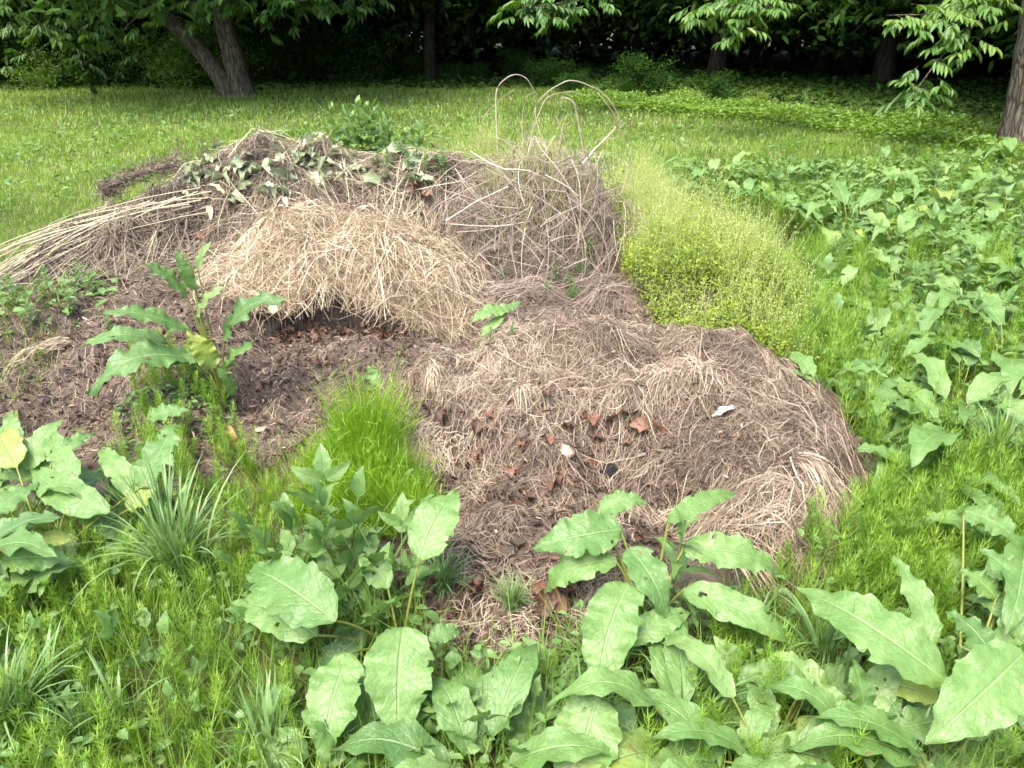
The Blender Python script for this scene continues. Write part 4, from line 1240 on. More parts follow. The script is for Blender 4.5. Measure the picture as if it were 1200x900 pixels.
# the two broad dark blades across the broad pale dock leaf
for (a1, b1, z1, a2, b2, z2, lab) in [(985, 850, 0.0, 1002, 702, .36, 'dark grass blade standing in front of the broad pale dock leaf'), (890, 800, .0, 912, 690, .3, 'stiff grass blade left of the broad pale dock leaf')]:
    A = at_z(a1, b1, z1); E = at_z(a2, b2, z2); t = np.linspace(0, 1, 8)[:, None]
    P = A * (1 - t) + E * t
    mb = MB(); ribbons(mb, P[None], np.interp(np.linspace(0, 1, 8), [0, .4, 1], [.004, .005, .0004])[None], unit(np.array([[1.0, .3, 0]])), np.array([.25]))
    tag(mb.build('tall_grass', M['tuft'], origin=A), lab, 'grass')

# ---- feathery bright clump
fc = hit(430, 575)[0]
mb = MB()
n = 5200
rr_ = np.sqrt(R.random(n)); th = R.uniform(0, 2 * PI, n)
wb = 1 + .35 * np.sin(th * 3 + 1) * .5 + .2 * np.sin(th * 5)
LOB = np.array([(395, 545, .10), (430, 520, .11), (450, 565, .11), (478, 590, .09), (425, 590, .09), (370, 580, .07)])
li = R.choice(len(LOB), n, p=LOB[:, 2] ** 2 / (LOB[:, 2] ** 2).sum()); lc = hit(LOB[:, 0], LOB[:, 1] + 22)
bx = lc[li, 0] + LOB[li, 2] * rr_ * np.cos(th) * wb; by = lc[li, 1] + 1.1 * LOB[li, 2] * rr_ * np.sin(th) * wb
h = (.10 + .13 * (1 - rr_ ** 2)) * np.array([.75, 1.1, .95, .8, .75, .6])[li] * R.uniform(.65, 1.1, n) * (1 + .9 * fbm(bx * 14, by * 14, 8, 2))
out = np.stack([(bx - lc[li, 0]) * .3 + R.normal(0, .26, n) * h, (by - lc[li, 1]) * .2 + R.normal(0, .26, n) * h - .015, h], -1)
K = 4; s = np.linspace(0, 1, K)[None, :, None]
b = np.stack([bx, by, H(bx, by)], -1)
P = b[:, None] + out[:, None] * s; P[..., 0] += R.normal(0, .012, (n, 1)) * s[..., 0] ** 2
ribbons(mb, P, np.interp(np.linspace(0, 1, K), [0, .6, 1], [.0011, .0012, .0004])[None], unit(R.normal(0, 1, (n, 3)) + [.8, 0, 0]), np.clip(R.normal(.5, .2, n) + .9 * fbm(bx * 9, by * 9, 19, 2), 0, 1))
# side needles
i = R.integers(0, n, 9000); q = R.uniform(.3, 1, 9000)[:, None]
p = b[i] + out[i] * q; d = R.normal(0, 1, (9000, 3)) * .6 + [0, 0, .55]
P = p[:, None] + unit(d)[:, None] * np.linspace(0, 1, 3)[None, :, None] * R.uniform(.02, .05, (9000, 1, 1))
ribbons(mb, P, np.array([[.0009, .0009, .0003]]), unit(R.normal(0, 1, (9000, 3))), np.clip(R.normal(.6, .18, 9000), 0, 1))
tag(mb.build('feathery_clump', M['feather'], origin=fc), 'dense soft clump of vivid green feathery shoots in front of the near mound', 'feathery plant')
mb = MB()
n = 1500; bx = R.normal(-.78, .10, n); by = R.normal(2.12, .13, n)
b = np.stack([bx, by, H(bx, by)], -1); d = np.stack([R.normal(0, .4, n), R.normal(0, .4, n), np.ones(n)], -1)
P = b[:, None] + unit(d)[:, None] * np.linspace(0, 1, 3)[None, :, None] * R.uniform(.03, .10, (n, 1, 1))
ribbons(mb, P, np.array([[.0011, .0011, .0003]]), unit(R.normal(0, 1, (n, 3)) + [.8, 0, 0]), np.clip(R.normal(.6, .2, n), 0, 1))
tag(mb.build('feathery_clump', M['horsetail'], origin=b[0]), 'small thin yellow green feathery clump left of the vivid dense one', 'feathery plant')


# ---- horsetail
def horsetails(mb, xy, hr, wid=.0010, nw=8, nb=9):
    n = len(xy)
    h = R.uniform(hr[0], hr[1], n)
    ln = R.normal(0, .16, (n, 2))
    z0 = H(xy[:, 0], xy[:, 1])
    base = np.stack([xy[:, 0], xy[:, 1], z0], -1)
    top = base + np.stack([ln[:, 0] * h, ln[:, 1] * h, h], -1)
    tn = np.clip(R.normal(.5, .2, n), 0, 1)
    K = 4; s = np.linspace(0, 1, K)[None, :, None]
    P = base[:, None] * (1 - s) + top[:, None] * s
    yw = R.uniform(0, 6.3, n)
    ribbons(mb, P, np.interp(np.linspace(0, 1, K), [0, 1], [1.6, .8])[None] * wid, np.stack([np.cos(yw), np.sin(yw), 0 * yw], -1), tn)
    q = np.linspace(.22, .96, nw)[None, :, None]
    a = (np.arange(nb) / nb * 2 * PI)[None, None] + R.uniform(0, 6.3, (n, nw, 1)) + R.normal(0, .2, (n, nw, nb))
    qq = np.broadcast_to(q, a.shape)
    b = base[:, None, None] * (1 - qq[..., None]) + top[:, None, None] * qq[..., None]
    L = (.065 * (1 - .75 * qq) + .012) * R.uniform(.7, 1.2, a.shape) * (h / .22)[:, None, None].clip(.6, 1.4)
    el = .35 + R.normal(0, .2, a.shape)
    K = 3; s = np.linspace(0, 1, K)
    e = el[..., None] + .5 * s
    P = np.stack([np.cos(a)[..., None] * np.cos(e) * s * L[..., None], np.sin(a)[..., None] * np.cos(e) * s * L[..., None], np.sin(e) * s * L[..., None]], -1) + b[..., None, :]
    S = np.stack([-np.sin(a), np.cos(a), 0 * a], -1).reshape(-1, 3)
    ribbons(mb, P.reshape(-1, K, 3), np.array([[.9, .85, .3]]) * wid, S, np.repeat(tn, nw * nb))


def px_region(n, poly, z=.0, dens=None):
    """ground points inside an outline of the picture"""
    poly = np.array(poly, float)
    w = np.array([at_z(a, max(b, 60), z)[:2] for a, b in poly])
    x0, y0 = w.min(0); x1, y1 = w.max(0)
    out = []
    tot = 0
    for _ in range(200):
        x = R.uniform(x0, x1, n * 2); y = R.uniform(y0, y1, n * 2)
        ok = inpoly(x, y, [tuple(v) for v in w])
        if dens is not None: ok &= R.random(len(x)) < dens(x, y)
        out.append(np.stack([x[ok], y[ok]], -1)); tot += ok.sum()
        if tot >= n: break
    return np.concatenate(out)[:n]


patch = lambda x, y: np.clip(.5 + 1.6 * fbm(x * 2.2, y * 2.2, 77, 3), .04, 1)
LL = [(-120, 640), (60, 600), (170, 560), (300, 560), (330, 640), (300, 720), (420, 1000), (-160, 1000)]
mb = MB()
horsetails(mb, px_region(760, LL, .0, lambda x, y: np.maximum(.2, patch(x, y))), (.07, .19), wid=.0009)
horsetails(mb, px_region(90, [(140, 520), (260, 480), (300, 560), (200, 620), (120, 600)], .03), (.08, .16))
horsetails(mb, px_region(40, [(160, 440), (230, 440), (240, 480), (160, 480)], .06), (.08, .14))
tag(mb.build('horsetail_carpet', M['horsetail']), 'yellow green horsetail carpet over the lower left ground', 'horsetail', None, 'stuff')
mb = MB()
RR = [(930, 700), (1010, 610), (1060, 570), (1220, 560), (1300, 700), (1300, 1000), (700, 1000), (800, 800)]
horsetails(mb, px_region(190, [(930, 720), (1000, 620), (1060, 580), (1180, 570), (1190, 690), (1040, 740)], .0), (.14, .27))
horsetails(mb, px_region(420, RR, .0, patch), (.10, .22))
horsetails(mb, px_region(620, [(900, 330), (1050, 300), (1280, 340), (1280, 600), (1010, 570), (950, 470)], .0, patch), (.14, .30))
horsetails(mb, px_region(160, [(880, 380), (960, 380), (1000, 470), (960, 490), (900, 430)], .0), (.16, .28))
horsetails(mb, px_region(500, [(700, 190), (1250, 190), (1280, 340), (900, 320), (800, 240)], .0, patch), (.12, .26), wid=.0016)
tag(mb.build('horsetail_drift', M['horsetail']), 'yellow green horsetail drift among the docks at the right', 'horsetail', None, 'stuff')

# ---- small creeping weeds and fine grass below the big plants
mb = MB()


def creeping(xy, hr, Lr, tint):
    n = len(xy)
    P = np.stack([xy[:, 0], xy[:, 1], H(xy[:, 0], xy[:, 1]) + R.uniform(hr[0], hr[1], n)], -1)
    D = R.normal(0, 1, (n, 3)); D[:, 2] = np.abs(D[:, 2]) * .3
    small_leaves(mb, P, D, R.normal(0, .35, (n, 3)) + [0, -.1, 1], R.uniform(Lr[0], Lr[1], n), R.uniform(Lr[0], Lr[1], n) * .62, np.clip(R.normal(tint, .2, n), 0, 1), .25, .25)


BOT = [(-140, 700), (300, 700), (340, 640), (480, 720), (540, 800), (640, 800), (820, 740), (1000, 640), (1300, 560), (1300, 1040), (-160, 1040)]
creeping(px_region(3000, BOT, 0, patch), (.01, .12), (.014, .04), .55)
creeping(px_region(260, [(330, 700), (480, 720), (560, 820), (700, 830), (840, 800), (1000, 740), (1300, 740), (1300, 1040), (300, 1040)], 0), (.01, .12), (.03, .07), .25)
creeping(px_region(5200, FIELD, 0, patch), (.01, .16), (.03, .075), .5)
creeping(px_region(900, [(150, 500), (270, 470), (300, 560), (240, 640), (130, 640)], 0, patch), (.0, .03), (.012, .03), .45)
creeping(px_region(500, [(40, 300), (150, 310), (140, 400), (0, 420), (-60, 330)], .1), (.0, .08), (.03, .06), .40)
tag(mb.build('creeping_weeds', M['weed']), 'small leafy creeping weeds filling the ground between the larger plants', 'weeds', None, 'stuff')


# ---- grass
def blades(mb, xy, hr, wid, tint, lean=.35, K=3):
    n = len(xy)
    h = R.uniform(hr[0], hr[1], n)
    yw = R.uniform(0, 2 * PI, n); l = np.abs(R.normal(0, lean, n))
    s = np.linspace(0, 1, K)[None]
    X = xy[:, :1] + (np.cos(yw) * l * h)[:, None] * s ** 1.6; Y = xy[:, 1:] + (np.sin(yw) * l * h)[:, None] * s ** 1.6
    Z = H(xy[:, 0], xy[:, 1])[:, None] + h[:, None] * s * (1 - .15 * (l[:, None]) * s)
    sy = yw + PI / 2 + R.normal(0, .5, n)
    S = np.stack([np.cos(sy), np.sin(sy), 0 * sy], -1)
    ribbons(mb, np.stack([X, Y, Z], -1), np.interp(np.linspace(0, 1, K), [0, .5, 1], [.8, 1, .12])[None] * np.broadcast_to(wid, (n,))[:, None], S, tint)


mb = MB()
# lawn behind and left of the heap; blades thin out and widen with distance
for (y0, y1, n, wid, hr) in [(2.6, 5, 30000, .0018, (.02, .075)), (5, 7.5, 70000, .0024, (.025, .075)), (7.5, 11, 95000, .0035, (.03, .075)), (11, 19, 100000, .006, (.04, .09))]:
    x = R.uniform(-1, 1, n) * (y1 * .72 + .5); y = R.uniform(y0, y1, n)
    keep = (B(x, y) < .05) & ((y > 5.0) | (x < -1.75)) & ((x < -1.2 - .3 * (y < 5)) | (y > 4.4))
    right = (x > .9 + .12 * y) & (y < 9) & (R.random(n) < .45)
    keep &= ~right
    x = x[keep]; y = y[keep]
    pt = fbm(x * .9, y * .9, 5, 4); pw = fbm(x * 3.2, y * 3.2, 9, 3)
    t = np.clip(.52 + .35 * pt + .25 * pw + R.normal(0, .14, len(x)), 0, 1)
    bl = wid * R.uniform(.7, 1.3, len(x))
    hh = np.clip(.75 + .7 * pw + .4 * pt, .35, 1.6)
    n0 = len(x)
    h0 = R.uniform(hr[0], hr[1], n0) * hh
    blades(mb, np.stack([x, y], -1), (hr[0], hr[1]), bl, t, .5)
tag(mb.build('lawn', M['grass']), 'bright green rough lawn stretching from the heap to the wood', 'grass', None, 'stuff')
mb = MB()
p = px_region(15000, BOT, 0); blades(mb, p, (.04, .19), .0015, np.clip(R.normal(.40, .18, len(p)), 0, 1), .5, 4)
p = px_region(16000, FIELD, 0); blades(mb, p, (.06, .2), .002, np.clip(R.normal(.42, .18, len(p)), 0, 1), .45, 4)
p = px_region(2500, [(-60, 330), (120, 330), (60, 470), (-140, 520)], 0.05); blades(mb, p, (.03, .09), .0016, np.clip(R.normal(.45, .18, len(p)), 0, 1), .5, 4)
tag(mb.build('rough_grass', M['grass']), 'loose rough grass growing among the weeds', 'grass', None, 'stuff')

# scattered low weed leaves on the lawn
mb = MB()
n = 7000
x = R.uniform(-8, 7, n); y = R.uniform(4.6, 14, n)
ok = (B(x, y) < .03) & (fbm(x * 1.3, y * 1.3, 55, 3) > -.02)
x = x[ok]; y = y[ok]; n = len(x)
P = np.stack([x, y, G(x, y) + R.uniform(.02, .08, n)], -1); D = R.normal(0, 1, (n, 3)); D[:, 2] = np.abs(D[:, 2]) * .4
small_leaves(mb, P, D, R.normal(0, .4, (n, 3)) + [0, 0, 1], R.uniform(.04, .09, n), R.uniform(.02, .05, n), np.clip(R.normal(.55, .2, n), 0, 1))
tag(mb.build('lawn_weeds', M['weed']), 'low clover like leaves dotted through the lawn', 'weeds', None, 'stuff')


# ---- yellow green bedstraw bank
def bedstraw(poly, n, hr, label, nst=2600):
    mb = MB()
    xy = px_region(n, poly, .15)
    cx, cy = xy.mean(0)
    hf = lambda q: hr * np.clip(.75 + 1.5 * fbm(q[:, 0] * 4, q[:, 1] * 4, 91, 3), .38, 1.5) * np.interp(q[:, 0], [.4, .7, 1.1, 1.6], [1, 1.05, .8, .35])
    hh = hf(xy)
    z = H(xy[:, 0], xy[:, 1])
    f = R.random(n) ** .7
    P = np.stack([xy[:, 0] + R.normal(0, .02, n), xy[:, 1] + R.normal(0, .02, n), z + hh * f], -1)
    D = R.normal(0, 1, (n, 3)); D[:, 2] = np.abs(D[:, 2]) * .6
    small_leaves(mb, P, D, R.normal(0, .4, (n, 3)) + [0, -.2, 1], R.uniform(.012, .028, n), R.uniform(.006, .011, n), np.clip(R.normal(.42, .18, n) + .25 * (f - .6), 0, 1), .2, .1)
    o = mb.build('bedstraw', M['bedstraw'], origin=(cx, cy, 0))
    tag(o, label, 'bedstraw')
    mb = MB()
    xy = px_region(nst, poly, .15)
    hh = hf(xy) * R.uniform(.8, 2.0, nst) + .03
    b = np.stack([xy[:, 0], xy[:, 1], H(xy[:, 0], xy[:, 1]) + hf(xy) * .4], -1)
    d = np.stack([R.normal(.1, .25, nst), R.normal(0, .25, nst), np.ones(nst)], -1) * hh[:, None] * .75
    K = 4; s = np.linspace(0, 1, K)[None, :, None]
    P = b[:, None] + d[:, None] * s
    ribbons(mb, P, .0007, unit(R.normal(0, 1, (nst, 3))), np.clip(R.normal(.35, .2, nst), 0, 1))
    i = np.repeat(np.arange(nst), 9); q = R.uniform(.35, 1.02, len(i))[:, None]
    p = b[i] + d[i] * q + R.normal(0, .012, (len(i), 3))
    D = R.normal(0, 1, (len(i), 3))
    small_leaves(mb, p, D, R.normal(0, 1, (len(i), 3)), R.uniform(.005, .010, len(i)), R.uniform(.003, .005, len(i)), np.clip(R.normal(.5, .2, len(i)), 0, 1))
    mb.V = [v - np.array([cx, cy, 0], np.float32) for v in mb.V]
    mb.build('flower_haze', M['haze'], o)


bedstraw([(722, 312), (700, 262), (735, 235), (810, 240), (880, 275), (970, 340), (1010, 400), (965, 440), (905, 412), (850, 398), (790, 385), (740, 350)], 56000, .24, 'yellow green mound of frothy bedstraw on the right flank of the heap', 5200)
bedstraw([(520, 215), (560, 205), (620, 205), (640, 222), (540, 228)], 5000, .30, 'pale frothy bedstraw showing behind the left side of the brush pile', 2600)
bedstraw([(690, 240), (740, 215), (800, 228), (780, 245), (720, 262)], 5000, .26, 'thin frothy bedstraw between the brush pile and the lawn', 2000)

# ================================================================== WOOD
def trunk_tube(mb, pts, r0, r1, sides=14, rough=.10, seed=0, flare=.35):
    c = catmull(pts, 8); k = len(c)
    s = np.linspace(0, 1, k)
    r = r0 + (r1 - r0) * s + flare * r0 * np.exp(-s * 14)
    T = unit(np.gradient(c, axis=0)); A = unit(np.cross(T, np.array([.2, 1, .1]))); Bn = np.cross(T, A)
    a = np.arange(sides) / sides * 2 * PI
    rg = np.random.default_rng(seed)
    lob = 1 + rough * (np.sin(a * 3 + rg.uniform(0, 6)) * .5 + np.sin(a * 5 + rg.uniform(0, 6)) * .4)[None] + rough * .5 * rg.normal(0, .5, (k, sides))
    V = c[:, None] + (r[:, None] * lob)[..., None] * (np.cos(a)[None, :, None] * A[:, None] + np.sin(a)[None, :, None] * Bn[:, None])
    b = (np.arange(k - 1) * sides)[:, None]; i = np.arange(sides)[None]; j = (i + 1) % sides
    mb.add(V, np.stack([b + i, b + j, b + sides + j, b + sides + i], -1))


def crown_mesh(seed, rx, ry, z0, z1, n, lsz):
    rg = np.random.default_rng(seed)
    nc = 60
    th = rg.uniform(0, 2 * PI, nc); rr_ = np.sqrt(rg.random(nc)); zz = rg.uniform(0, 1, nc)
    prof = np.sin(PI * np.clip(zz * .8 + .16, 0, 1)) ** .6
    cc = np.stack([rx * rr_ * np.cos(th) * prof, ry * rr_ * np.sin(th) * prof, z0 + (z1 - z0) * zz], -1)
    i = rg.integers(0, nc, n)
    off = rg.normal(0, 1, (n, 3)) * np.array([.62, .62, .30])
    P = cc[i] + off
    P[:, 2] = np.maximum(P[:, 2], z0 - .3)
    D = rg.normal(0, 1, (n, 3)); D[:, 2] = D[:, 2] * .5 - .35
    mb = MB()
    small_leaves(mb, P, D, rg.normal(0, .6, (n, 3)) + [0, 0, 1], rg.uniform(lsz * .7, lsz * 1.3, n), rg.uniform(lsz * .3, lsz * .5, n), np.clip(rg.normal(.45, .2, n) + .12 * rg.normal(0, 1, nc)[i], 0, 1), .2, .2)
    return mb.mesh('crown', M['tree'])


crowns = [crown_mesh(s, 2.9, 2.9, 1.05, 8.0, 24000, .20) for s in range(3)]


def limbs(mb, base_top, seed, n=5):
    rg = np.random.default_rng(seed)
    for k in range(n):
        a = rg.uniform(0, 6.3); L = rg.uniform(1.2, 2.4)
        s0 = np.array(base_top) + [0, 0, rg.uniform(-1.5, .3)]
        trunk_tube(mb, [s0, s0 + np.array([math.cos(a) * L * .5, math.sin(a) * L * .5, L * .5]), s0 + np.array([math.cos(a) * L, math.sin(a) * L, L * .75])], .06, .015, 6, .05, seed + k, 0)


def tree(name, x, y, paths, label, group, crown=0, csc=1.0, cr=0.0, coff=(0, 0, 0)):
    t = thing(name, (x, y, float(G(np.array(x), np.array(y))) - .05), label, 'tree', group)
    mb = MB()
    for i, (pts, r0, r1) in enumerate(paths):
        trunk_tube(mb, pts, r0, r1, 18, .10, int(abs(x * 31) + i), .4)
    top = paths[0][0][-1]
    limbs(mb, top, int(abs(x * 17 + y)))
    mb.build('trunk', M['bark' if name == 'broadleaf_tree' else 'shade_painted_bark'], t)
    if crown is not None:
        o = bpy.data.objects.new('crown', crowns[crown]); COL.objects.link(o); o.parent = t
        o.location = coff; o.rotation_euler = (0, 0, cr); o.scale = (csc, csc, 1)
    return t


main = tree('broadleaf_tree', -5.05, 15.3, [
    ([(.05, 0, 0), (-.03, 0, .7), (-.12, .05, 1.5), (.0, .1, 3), (.1, .1, 5)], .21, .11),
    ([(-.12, -.05, 0), (-.52, -.1, .75), (-1.15, -.15, 1.5), (-1.9, -.1, 2.4), (-2.4, 0, 4)], .16, .09)],
    'old twin trunked tree with one leaning stem at the left edge of the wood', 'trees with visible trunks', 0, 1.15, .3, (-.5, -.6, .75))
right = tree('broadleaf_tree', 6.12, 9.6, [([(0, 0, 0), (-.10, 0, .8), (-.26, 0, 1.8), (-.45, .1, 3.2), (-.6, .2, 5)], .235, .13)],
             'thick mossy barked trunk standing in the weeds at the far right', 'trees with visible trunks', 1, .75, 1.0, (.6, .8, 1.2))
WT = []
rn = random.Random(4)
EDGE = lambda x: np.interp(x, [-14, -6, 0, 3, 5, 6.5, 9], [16.8, 16.4, 16.6, 15.4, 13.2, 11.6, 8.5])
tries = 0
while len(WT) < 34 and tries < 5000:
    tries += 1
    x = rn.uniform(-17, 15); y = EDGE(x) + rn.uniform(.8, 13) + (2.8 if x > -1 else 0)
    if abs(x + 6.6) < 1.6 and y < 22: continue
    if any((x - a) ** 2 + (y - b) ** 2 < 2.5 ** 2 for a, b in WT + [(-5.05, 15.3), (6.15, 9.75)]): continue
    WT.append((x, y))
WT.sort(key=lambda q: q[1])
for i, (x, y) in enumerate(WT):
    r0 = rn.uniform(.09, .2); l = rn.uniform(-.25, .25)
    far = y - EDGE(x) > 5
    tree('woodland_tree', x, y, [([(0, 0, 0), (l * .3, 0, 1), (l, .05, 2.5), (l * 1.4, .1, 4), (l * 1.6, .1, 6)], r0, r0 * .5)],
         'slim tree with shade painted into its bark, deep inside the wood' if far else 'slim tree with shade painted into its bark, just inside the edge of the wood', 'trees deep in the wood' if far else 'trees at the edge of the wood', i % 3, rn.uniform(.9, 1.2), rn.uniform(0, 6), (l, 0, rn.uniform(-.2, .4)))

# ---- drooping leafy boughs in front of the dark wood
def bough(parent, px_paths, nleaf, ll, seed, spread=.10, tint=.5):
    rn = random.Random(seed)
    org = np.array(parent.location)
    for pts in px_paths:
        mb = MB(); mw = MB()
        a = np.array(pts, float)
        c = catmull(at_y(a[:, 0], a[:, 1], a[:, 2]), 8)
        tubes(mw, c[None], np.linspace(.018, .004, len(c))[None], 5, .5)
        for k in range(nleaf):
            q = rn.uniform(.1, 1.0) ** .8
            p = c[min(len(c) - 1, int(q * len(c)))] + np.array([rn.gauss(0, spread), rn.gauss(0, spread), rn.gauss(0, spread * .5)])
            az = rn.uniform(0, 6.3); d = unit(np.array([math.cos(az), math.sin(az) * .8 - .3, rn.uniform(-.7, .05)]))
            L = rn.uniform(.16, .28); s_ = unit(np.cross(d, [0, 0, 1.0])); nl = 4
            tt = np.linspace(0, 1, 4)[:, None]
            tubes(mw, (p + d * L * tt)[None], np.full((1, 4), .002), 3, .5)
            qs = np.repeat(np.linspace(.25, .9, nl), 2); sd = np.tile([-1.0, 1.0], nl)
            P = p + d * L * qs[:, None]
            D = d * .7 + s_ * sd[:, None] * .8 + np.array([0, 0, -.35]) + R.normal(0, .12, (len(qs), 3))
            P = np.vstack([P, p + d * L]); D = np.vstack([D, d + [0, 0, -.3]])
            small_leaves(mb, P, D, np.array([0, 0, 1.0]) + R.normal(0, .25, D.shape), R.uniform(ll * .8, ll * 1.2, len(P)), R.uniform(ll * .26, ll * .38, len(P)), np.clip(rn.gauss(tint, .15) + R.normal(0, .08, len(P)), 0, 1), .2, .25)
        for b_ in (mb, mw): b_.V = [v - org.astype(np.float32) for v in b_.V]
        w = mw.build('bough', M['bark'], parent)
        mb.build('foliage', M['bough'], w)


bough(right, [[(1190, -60, 9.6), (1140, 0, 9.3), (1105, 15, 9.1), (1040, 18, 9.0)], [(1200, -20, 9.5), (1130, 40, 9.0), (1100, 70, 8.8), (1072, 108, 8.6)],
              [(1190, -50, 9.6), (1150, -10, 9.2), (1120, 25, 8.9)]], 28, .13, 1, .10, .62)
bough(right, [[(1000, -80, 10.5), (930, -25, 10.2), (870, 5, 10), (820, 18, 9.9)], [(980, -60, 10.5), (910, 0, 10.0), (860, 35, 9.8)], [(960, -60, 10.5), (880, -10, 10.2), (850, 10, 10)]], 24, .13, 2, .13, .42)
edge_t = [o for o in COL.objects if o.name.startswith('woodland_tree') and o.type == 'EMPTY']
def near_tree(x): return min(edge_t, key=lambda o: abs(o.location.x - x) + .5 * abs(o.location.y - EDGE(x)))
bough(near_tree(1), [[(760, -60, 13), (700, -15, 12.5), (650, 5, 12.2), (610, 8, 12)], [(740, -70, 13), (690, -10, 12.3), (640, 18, 12)], [(680, -60, 13), (660, -10, 12.4), (620, 5, 12.2)]], 20, .14, 3, .16, .25)
bough(main, [[(380, -70, 14), (300, -20, 13.5), (230, 2, 13.2), (180, 18, 13)], [(360, -70, 14), (270, -15, 13.5), (215, 15, 13.2)], [(460, -60, 14), (390, -10, 13.4), (330, 5, 13.2)],
             [(200, -80, 14.5), (140, -20, 14.2), (90, 15, 14.0), (70, 50, 13.8)], [(180, -60, 14.6), (150, 0, 14.3), (140, 45, 14)], [(60, -60, 14.5), (30, 0, 14), (10, 30, 13.8)]], 26, .15, 4, .28, .38)
bough(near_tree(-2), [[(340, -60, 15), (345, -10, 14.5), (330, 20, 14.4)], [(300, -50, 14.6), (300, 0, 14.4), (290, 25, 14.2)], [(430, -60, 14.6), (420, -10, 14.4), (395, 8, 14.2)], [(110, 0, 15.3), (70, 40, 15), (30, 70, 15)], [(160, 20, 15.2), (120, 60, 15), (90, 80, 14.8)]], 20, .15, 5, .25, .3)


# ---- shrubs at the edge
def shrub_mesh(seed, n, lsz, mat, h=1.3, w=.9):
    rg = np.random.default_rng(seed)
    nc = 26
    cc = np.stack([rg.normal(0, w * .5, nc), rg.normal(0, w * .4, nc), rg.uniform(.15, h, nc)], -1)
    i = rg.integers(0, nc, n)
    P = cc[i] + rg.normal(0, .18, (n, 3)); P[:, 2] = np.abs(P[:, 2])
    D = rg.normal(0, 1, (n, 3)); D[:, 2] -= .3
    mb = MB(); small_leaves(mb, P, D, rg.normal(0, .5, (n, 3)) + [0, -.2, 1], rg.uniform(lsz * .7, lsz * 1.3, n), rg.uniform(lsz * .35, lsz * .6, n), np.clip(rg.normal(.45, .2, n) + .15 * rg.normal(0, 1, nc)[i], 0, 1), .2, .2)
    m2 = MB()
    for k in range(nc): tubes(m2, np.stack([np.array([rg.normal(0, .08), rg.normal(0, .08), 0]), cc[k] * [.6, .6, .5], cc[k]])[None], np.array([[.012, .008, .003]]), 4, .3)
    return mb.mesh('foliage', mat), m2.mesh('stems', M['bark'])


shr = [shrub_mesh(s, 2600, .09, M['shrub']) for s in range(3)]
lit_shr = [shrub_mesh(20 + s, 2600, .08, M['bright']) for s in range(2)]


def shrub(x, y, sc, me, label, group):
    t = thing('shrub', (x, y, G(np.array(x), np.array(y))), label, 'shrub', group, random.uniform(0, 6))
    t.scale = (sc * 1.15, sc * 1.15, sc)
    for n_, m_ in zip(('foliage', 'stems'), me):
        o = bpy.data.objects.new(n_, m_); COL.objects.link(o); o.parent = t


for k in range(34):
    x = -14 + 24 * (k + random.random()) / 46; y = EDGE(x) + random.uniform(.2, 2.5)
    if -8.2 < x < -5.6: y += 2.5
    if x > 1: y = EDGE(x) + random.uniform(-.6, 1.2)
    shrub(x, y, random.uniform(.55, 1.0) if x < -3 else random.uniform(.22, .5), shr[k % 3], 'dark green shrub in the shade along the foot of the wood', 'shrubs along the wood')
for (a, b, Y, s) in [(190, 95, 17.4, .6), (215, 92, 17.8, .75), (235, 90, 17.2, .8), (260, 92, 17.6, .7), (175, 85, 19, .8), (245, 85, 19, .9), (50, 100, 16.6, .5), (280, 90, 18, .7)]:
    p = at_y(a, b, Y)
    shrub(p[0], Y, s, lit_shr[int(a) % 2], 'green shrub, leaves painted as if lit, in the gap left of the twin trunked tree', 'shrubs with painted light at the gap')

# low bright herbs in a strip before the wood at the right
mb = MB()
n = 40000
x = R.uniform(1.0, 8.2, n); yl = EDGE(x) - .7 - 1.0 * np.clip((x - 1) / 4, 0, 1)
y = yl - R.uniform(0, 1, n) ** 1.3 * (2.3) + R.normal(0, .25, n)
nz = fbm(x * 1.6, y * 1.6, 61, 3)
hh = .12 + .22 * nz; ok = (hh > .05) & (R.random(len(x)) < .75)
x = x[ok]; y = y[ok]; hh = hh[ok]; n = len(x)
P = np.stack([x, y, G(x, y) + hh * R.random(n) ** .6 + .03], -1)
D = R.normal(0, 1, (n, 3)); D[:, 2] = np.abs(D[:, 2]) * .3
small_leaves(mb, P, D, R.normal(0, .4, (n, 3)) + [0, -.1, 1], R.uniform(.04, .085, n), R.uniform(.015, .04, n), np.clip(R.normal(.55, .25, n), 0, 1))
tag(mb.build('herb_strip', M['herb']), 'band of low yellow green herbs in front of the wood at the right', 'herbs', None, 'stuff')

# the depth of the wood beyond
mb = MB()
n = 46000
x = R.uniform(-32, 32, n); y = R.uniform(26, 34, n) - .02 * x * x * .3; z = R.uniform(0, 8, n)
D = R.normal(0, 1, (n, 3))
small_leaves(mb, np.stack([x, y, z], -1), D, R.normal(0, 1, (n, 3)) + [0, -.5, .5], R.uniform(.3, .6, n), R.uniform(.2, .35, n), np.clip(R.normal(.3, .2, n), 0, 1))
n = 16000
x = R.uniform(11, 19, n); y = R.uniform(2, 30, n); z = R.uniform(0, 8, n)
small_leaves(mb, np.stack([x, y, z], -1), R.normal(0, 1, (n, 3)), R.normal(0, 1, (n, 3)) + [0, -.5, .5], R.uniform(.3, .6, n), R.uniform(.2, .35, n), np.clip(R.normal(.3, .2, n), 0, 1))
tag(mb.build('far_wood', M['tree']), 'dark mass of leaves in the depth of the wood', 'wood', None, 'stuff')
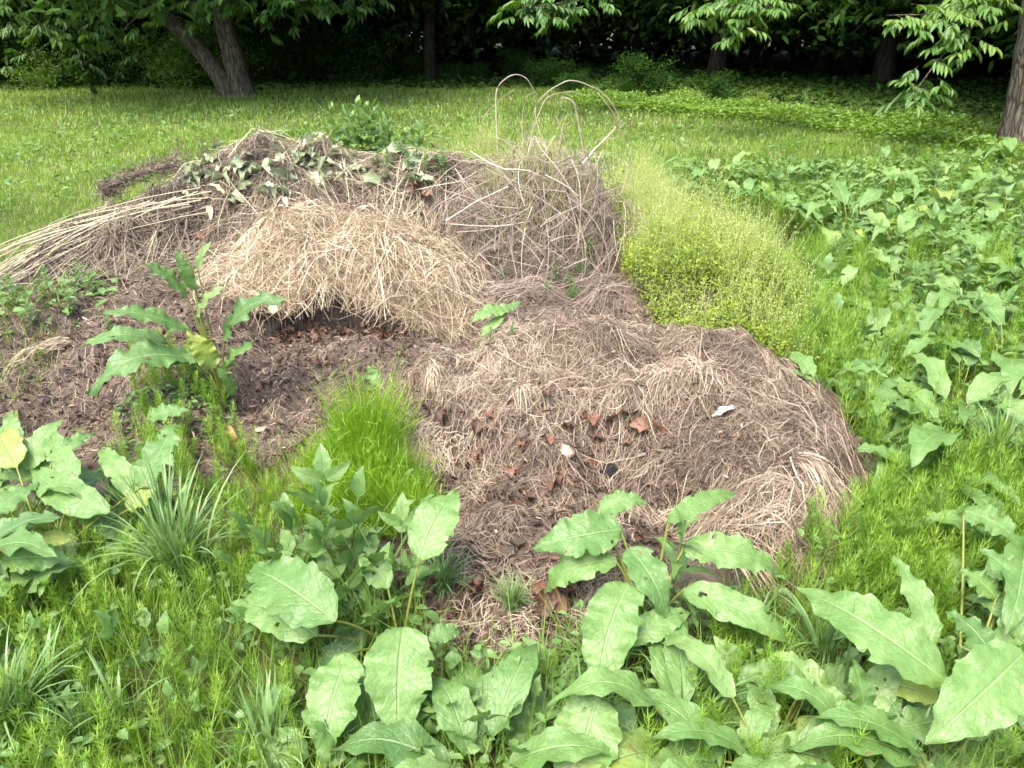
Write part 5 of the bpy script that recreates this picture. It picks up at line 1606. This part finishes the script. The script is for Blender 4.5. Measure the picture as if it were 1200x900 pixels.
# woodland floor: leaf litter and ground plants in the shade
mb = MB()
n = 16000
x = R.uniform(-18, 12, n); y = EDGE(x) + R.uniform(-.3, 9, n)
P = np.stack([x, y, G(x, y) + R.uniform(.0, .22, n)], -1); D = R.normal(0, 1, (n, 3)); D[:, 2] = np.abs(D[:, 2]) * .3
small_leaves(mb, P, D, R.normal(0, .4, (n, 3)) + [0, 0, 1], R.uniform(.08, .16, n), R.uniform(.04, .09, n), np.clip(R.normal(.35, .2, n), 0, 1))
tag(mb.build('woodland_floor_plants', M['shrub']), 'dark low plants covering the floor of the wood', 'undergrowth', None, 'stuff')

for P_ in (docks, elders, uprights, nettles, tufts, broad):
    for k, o in enumerate(P_.o):
        if not P_.used[k]:
            for ch in list(o.children): bpy.data.objects.remove(ch)
            bpy.data.objects.remove(o)

# ================================================================== LIGHT
w = bpy.data.worlds.new('World'); C.world = w; w.use_nodes = True
nt = w.node_tree
bg = nt.nodes.get('Background') or nt.nodes.new('ShaderNodeBackground')
sky = nt.nodes.new('ShaderNodeTexSky'); sky.sky_type = 'NISHITA'; sky.sun_disc = False
EL, AZ = math.radians(62), math.radians(215)      # high sun, behind the viewer's left shoulder
sky.sun_elevation = EL; sky.sun_rotation = AZ
sky.dust_density = 4.0; sky.air_density = 1.0; sky.ozone_density = 1.0
nt.links.new(sky.outputs[0], bg.inputs[0]); bg.inputs[1].default_value = .145
sl = bpy.data.lights.new('sun', 'SUN'); so = bpy.data.objects.new('sun', sl); COL.objects.link(so)
sl.energy = 1.6; sl.angle = math.radians(34); sl.color = (1, .95, .85)
d = np.array([math.sin(AZ) * math.cos(EL), math.cos(AZ) * math.cos(EL), math.sin(EL)])
from mathutils import Vector
so.rotation_euler = Vector(d).to_track_quat('Z', 'Y').to_euler()

C.view_settings.view_transform = 'Standard'; C.view_settings.look = 'None'; C.view_settings.gamma = 1
C.view_settings.exposure = 2.12
C.render.engine = 'CYCLES'
cy = C.cycles
cy.use_denoising = True
try: cy.denoiser = 'OPENIMAGEDENOISE'
except Exception: pass
cy.use_adaptive_sampling = True; cy.adaptive_threshold = .02
cy.max_bounces = 6; cy.diffuse_bounces = 3; cy.glossy_bounces = 2; cy.transmission_bounces = 4; cy.transparent_max_bounces = 4
cy.filter_width = 1.6
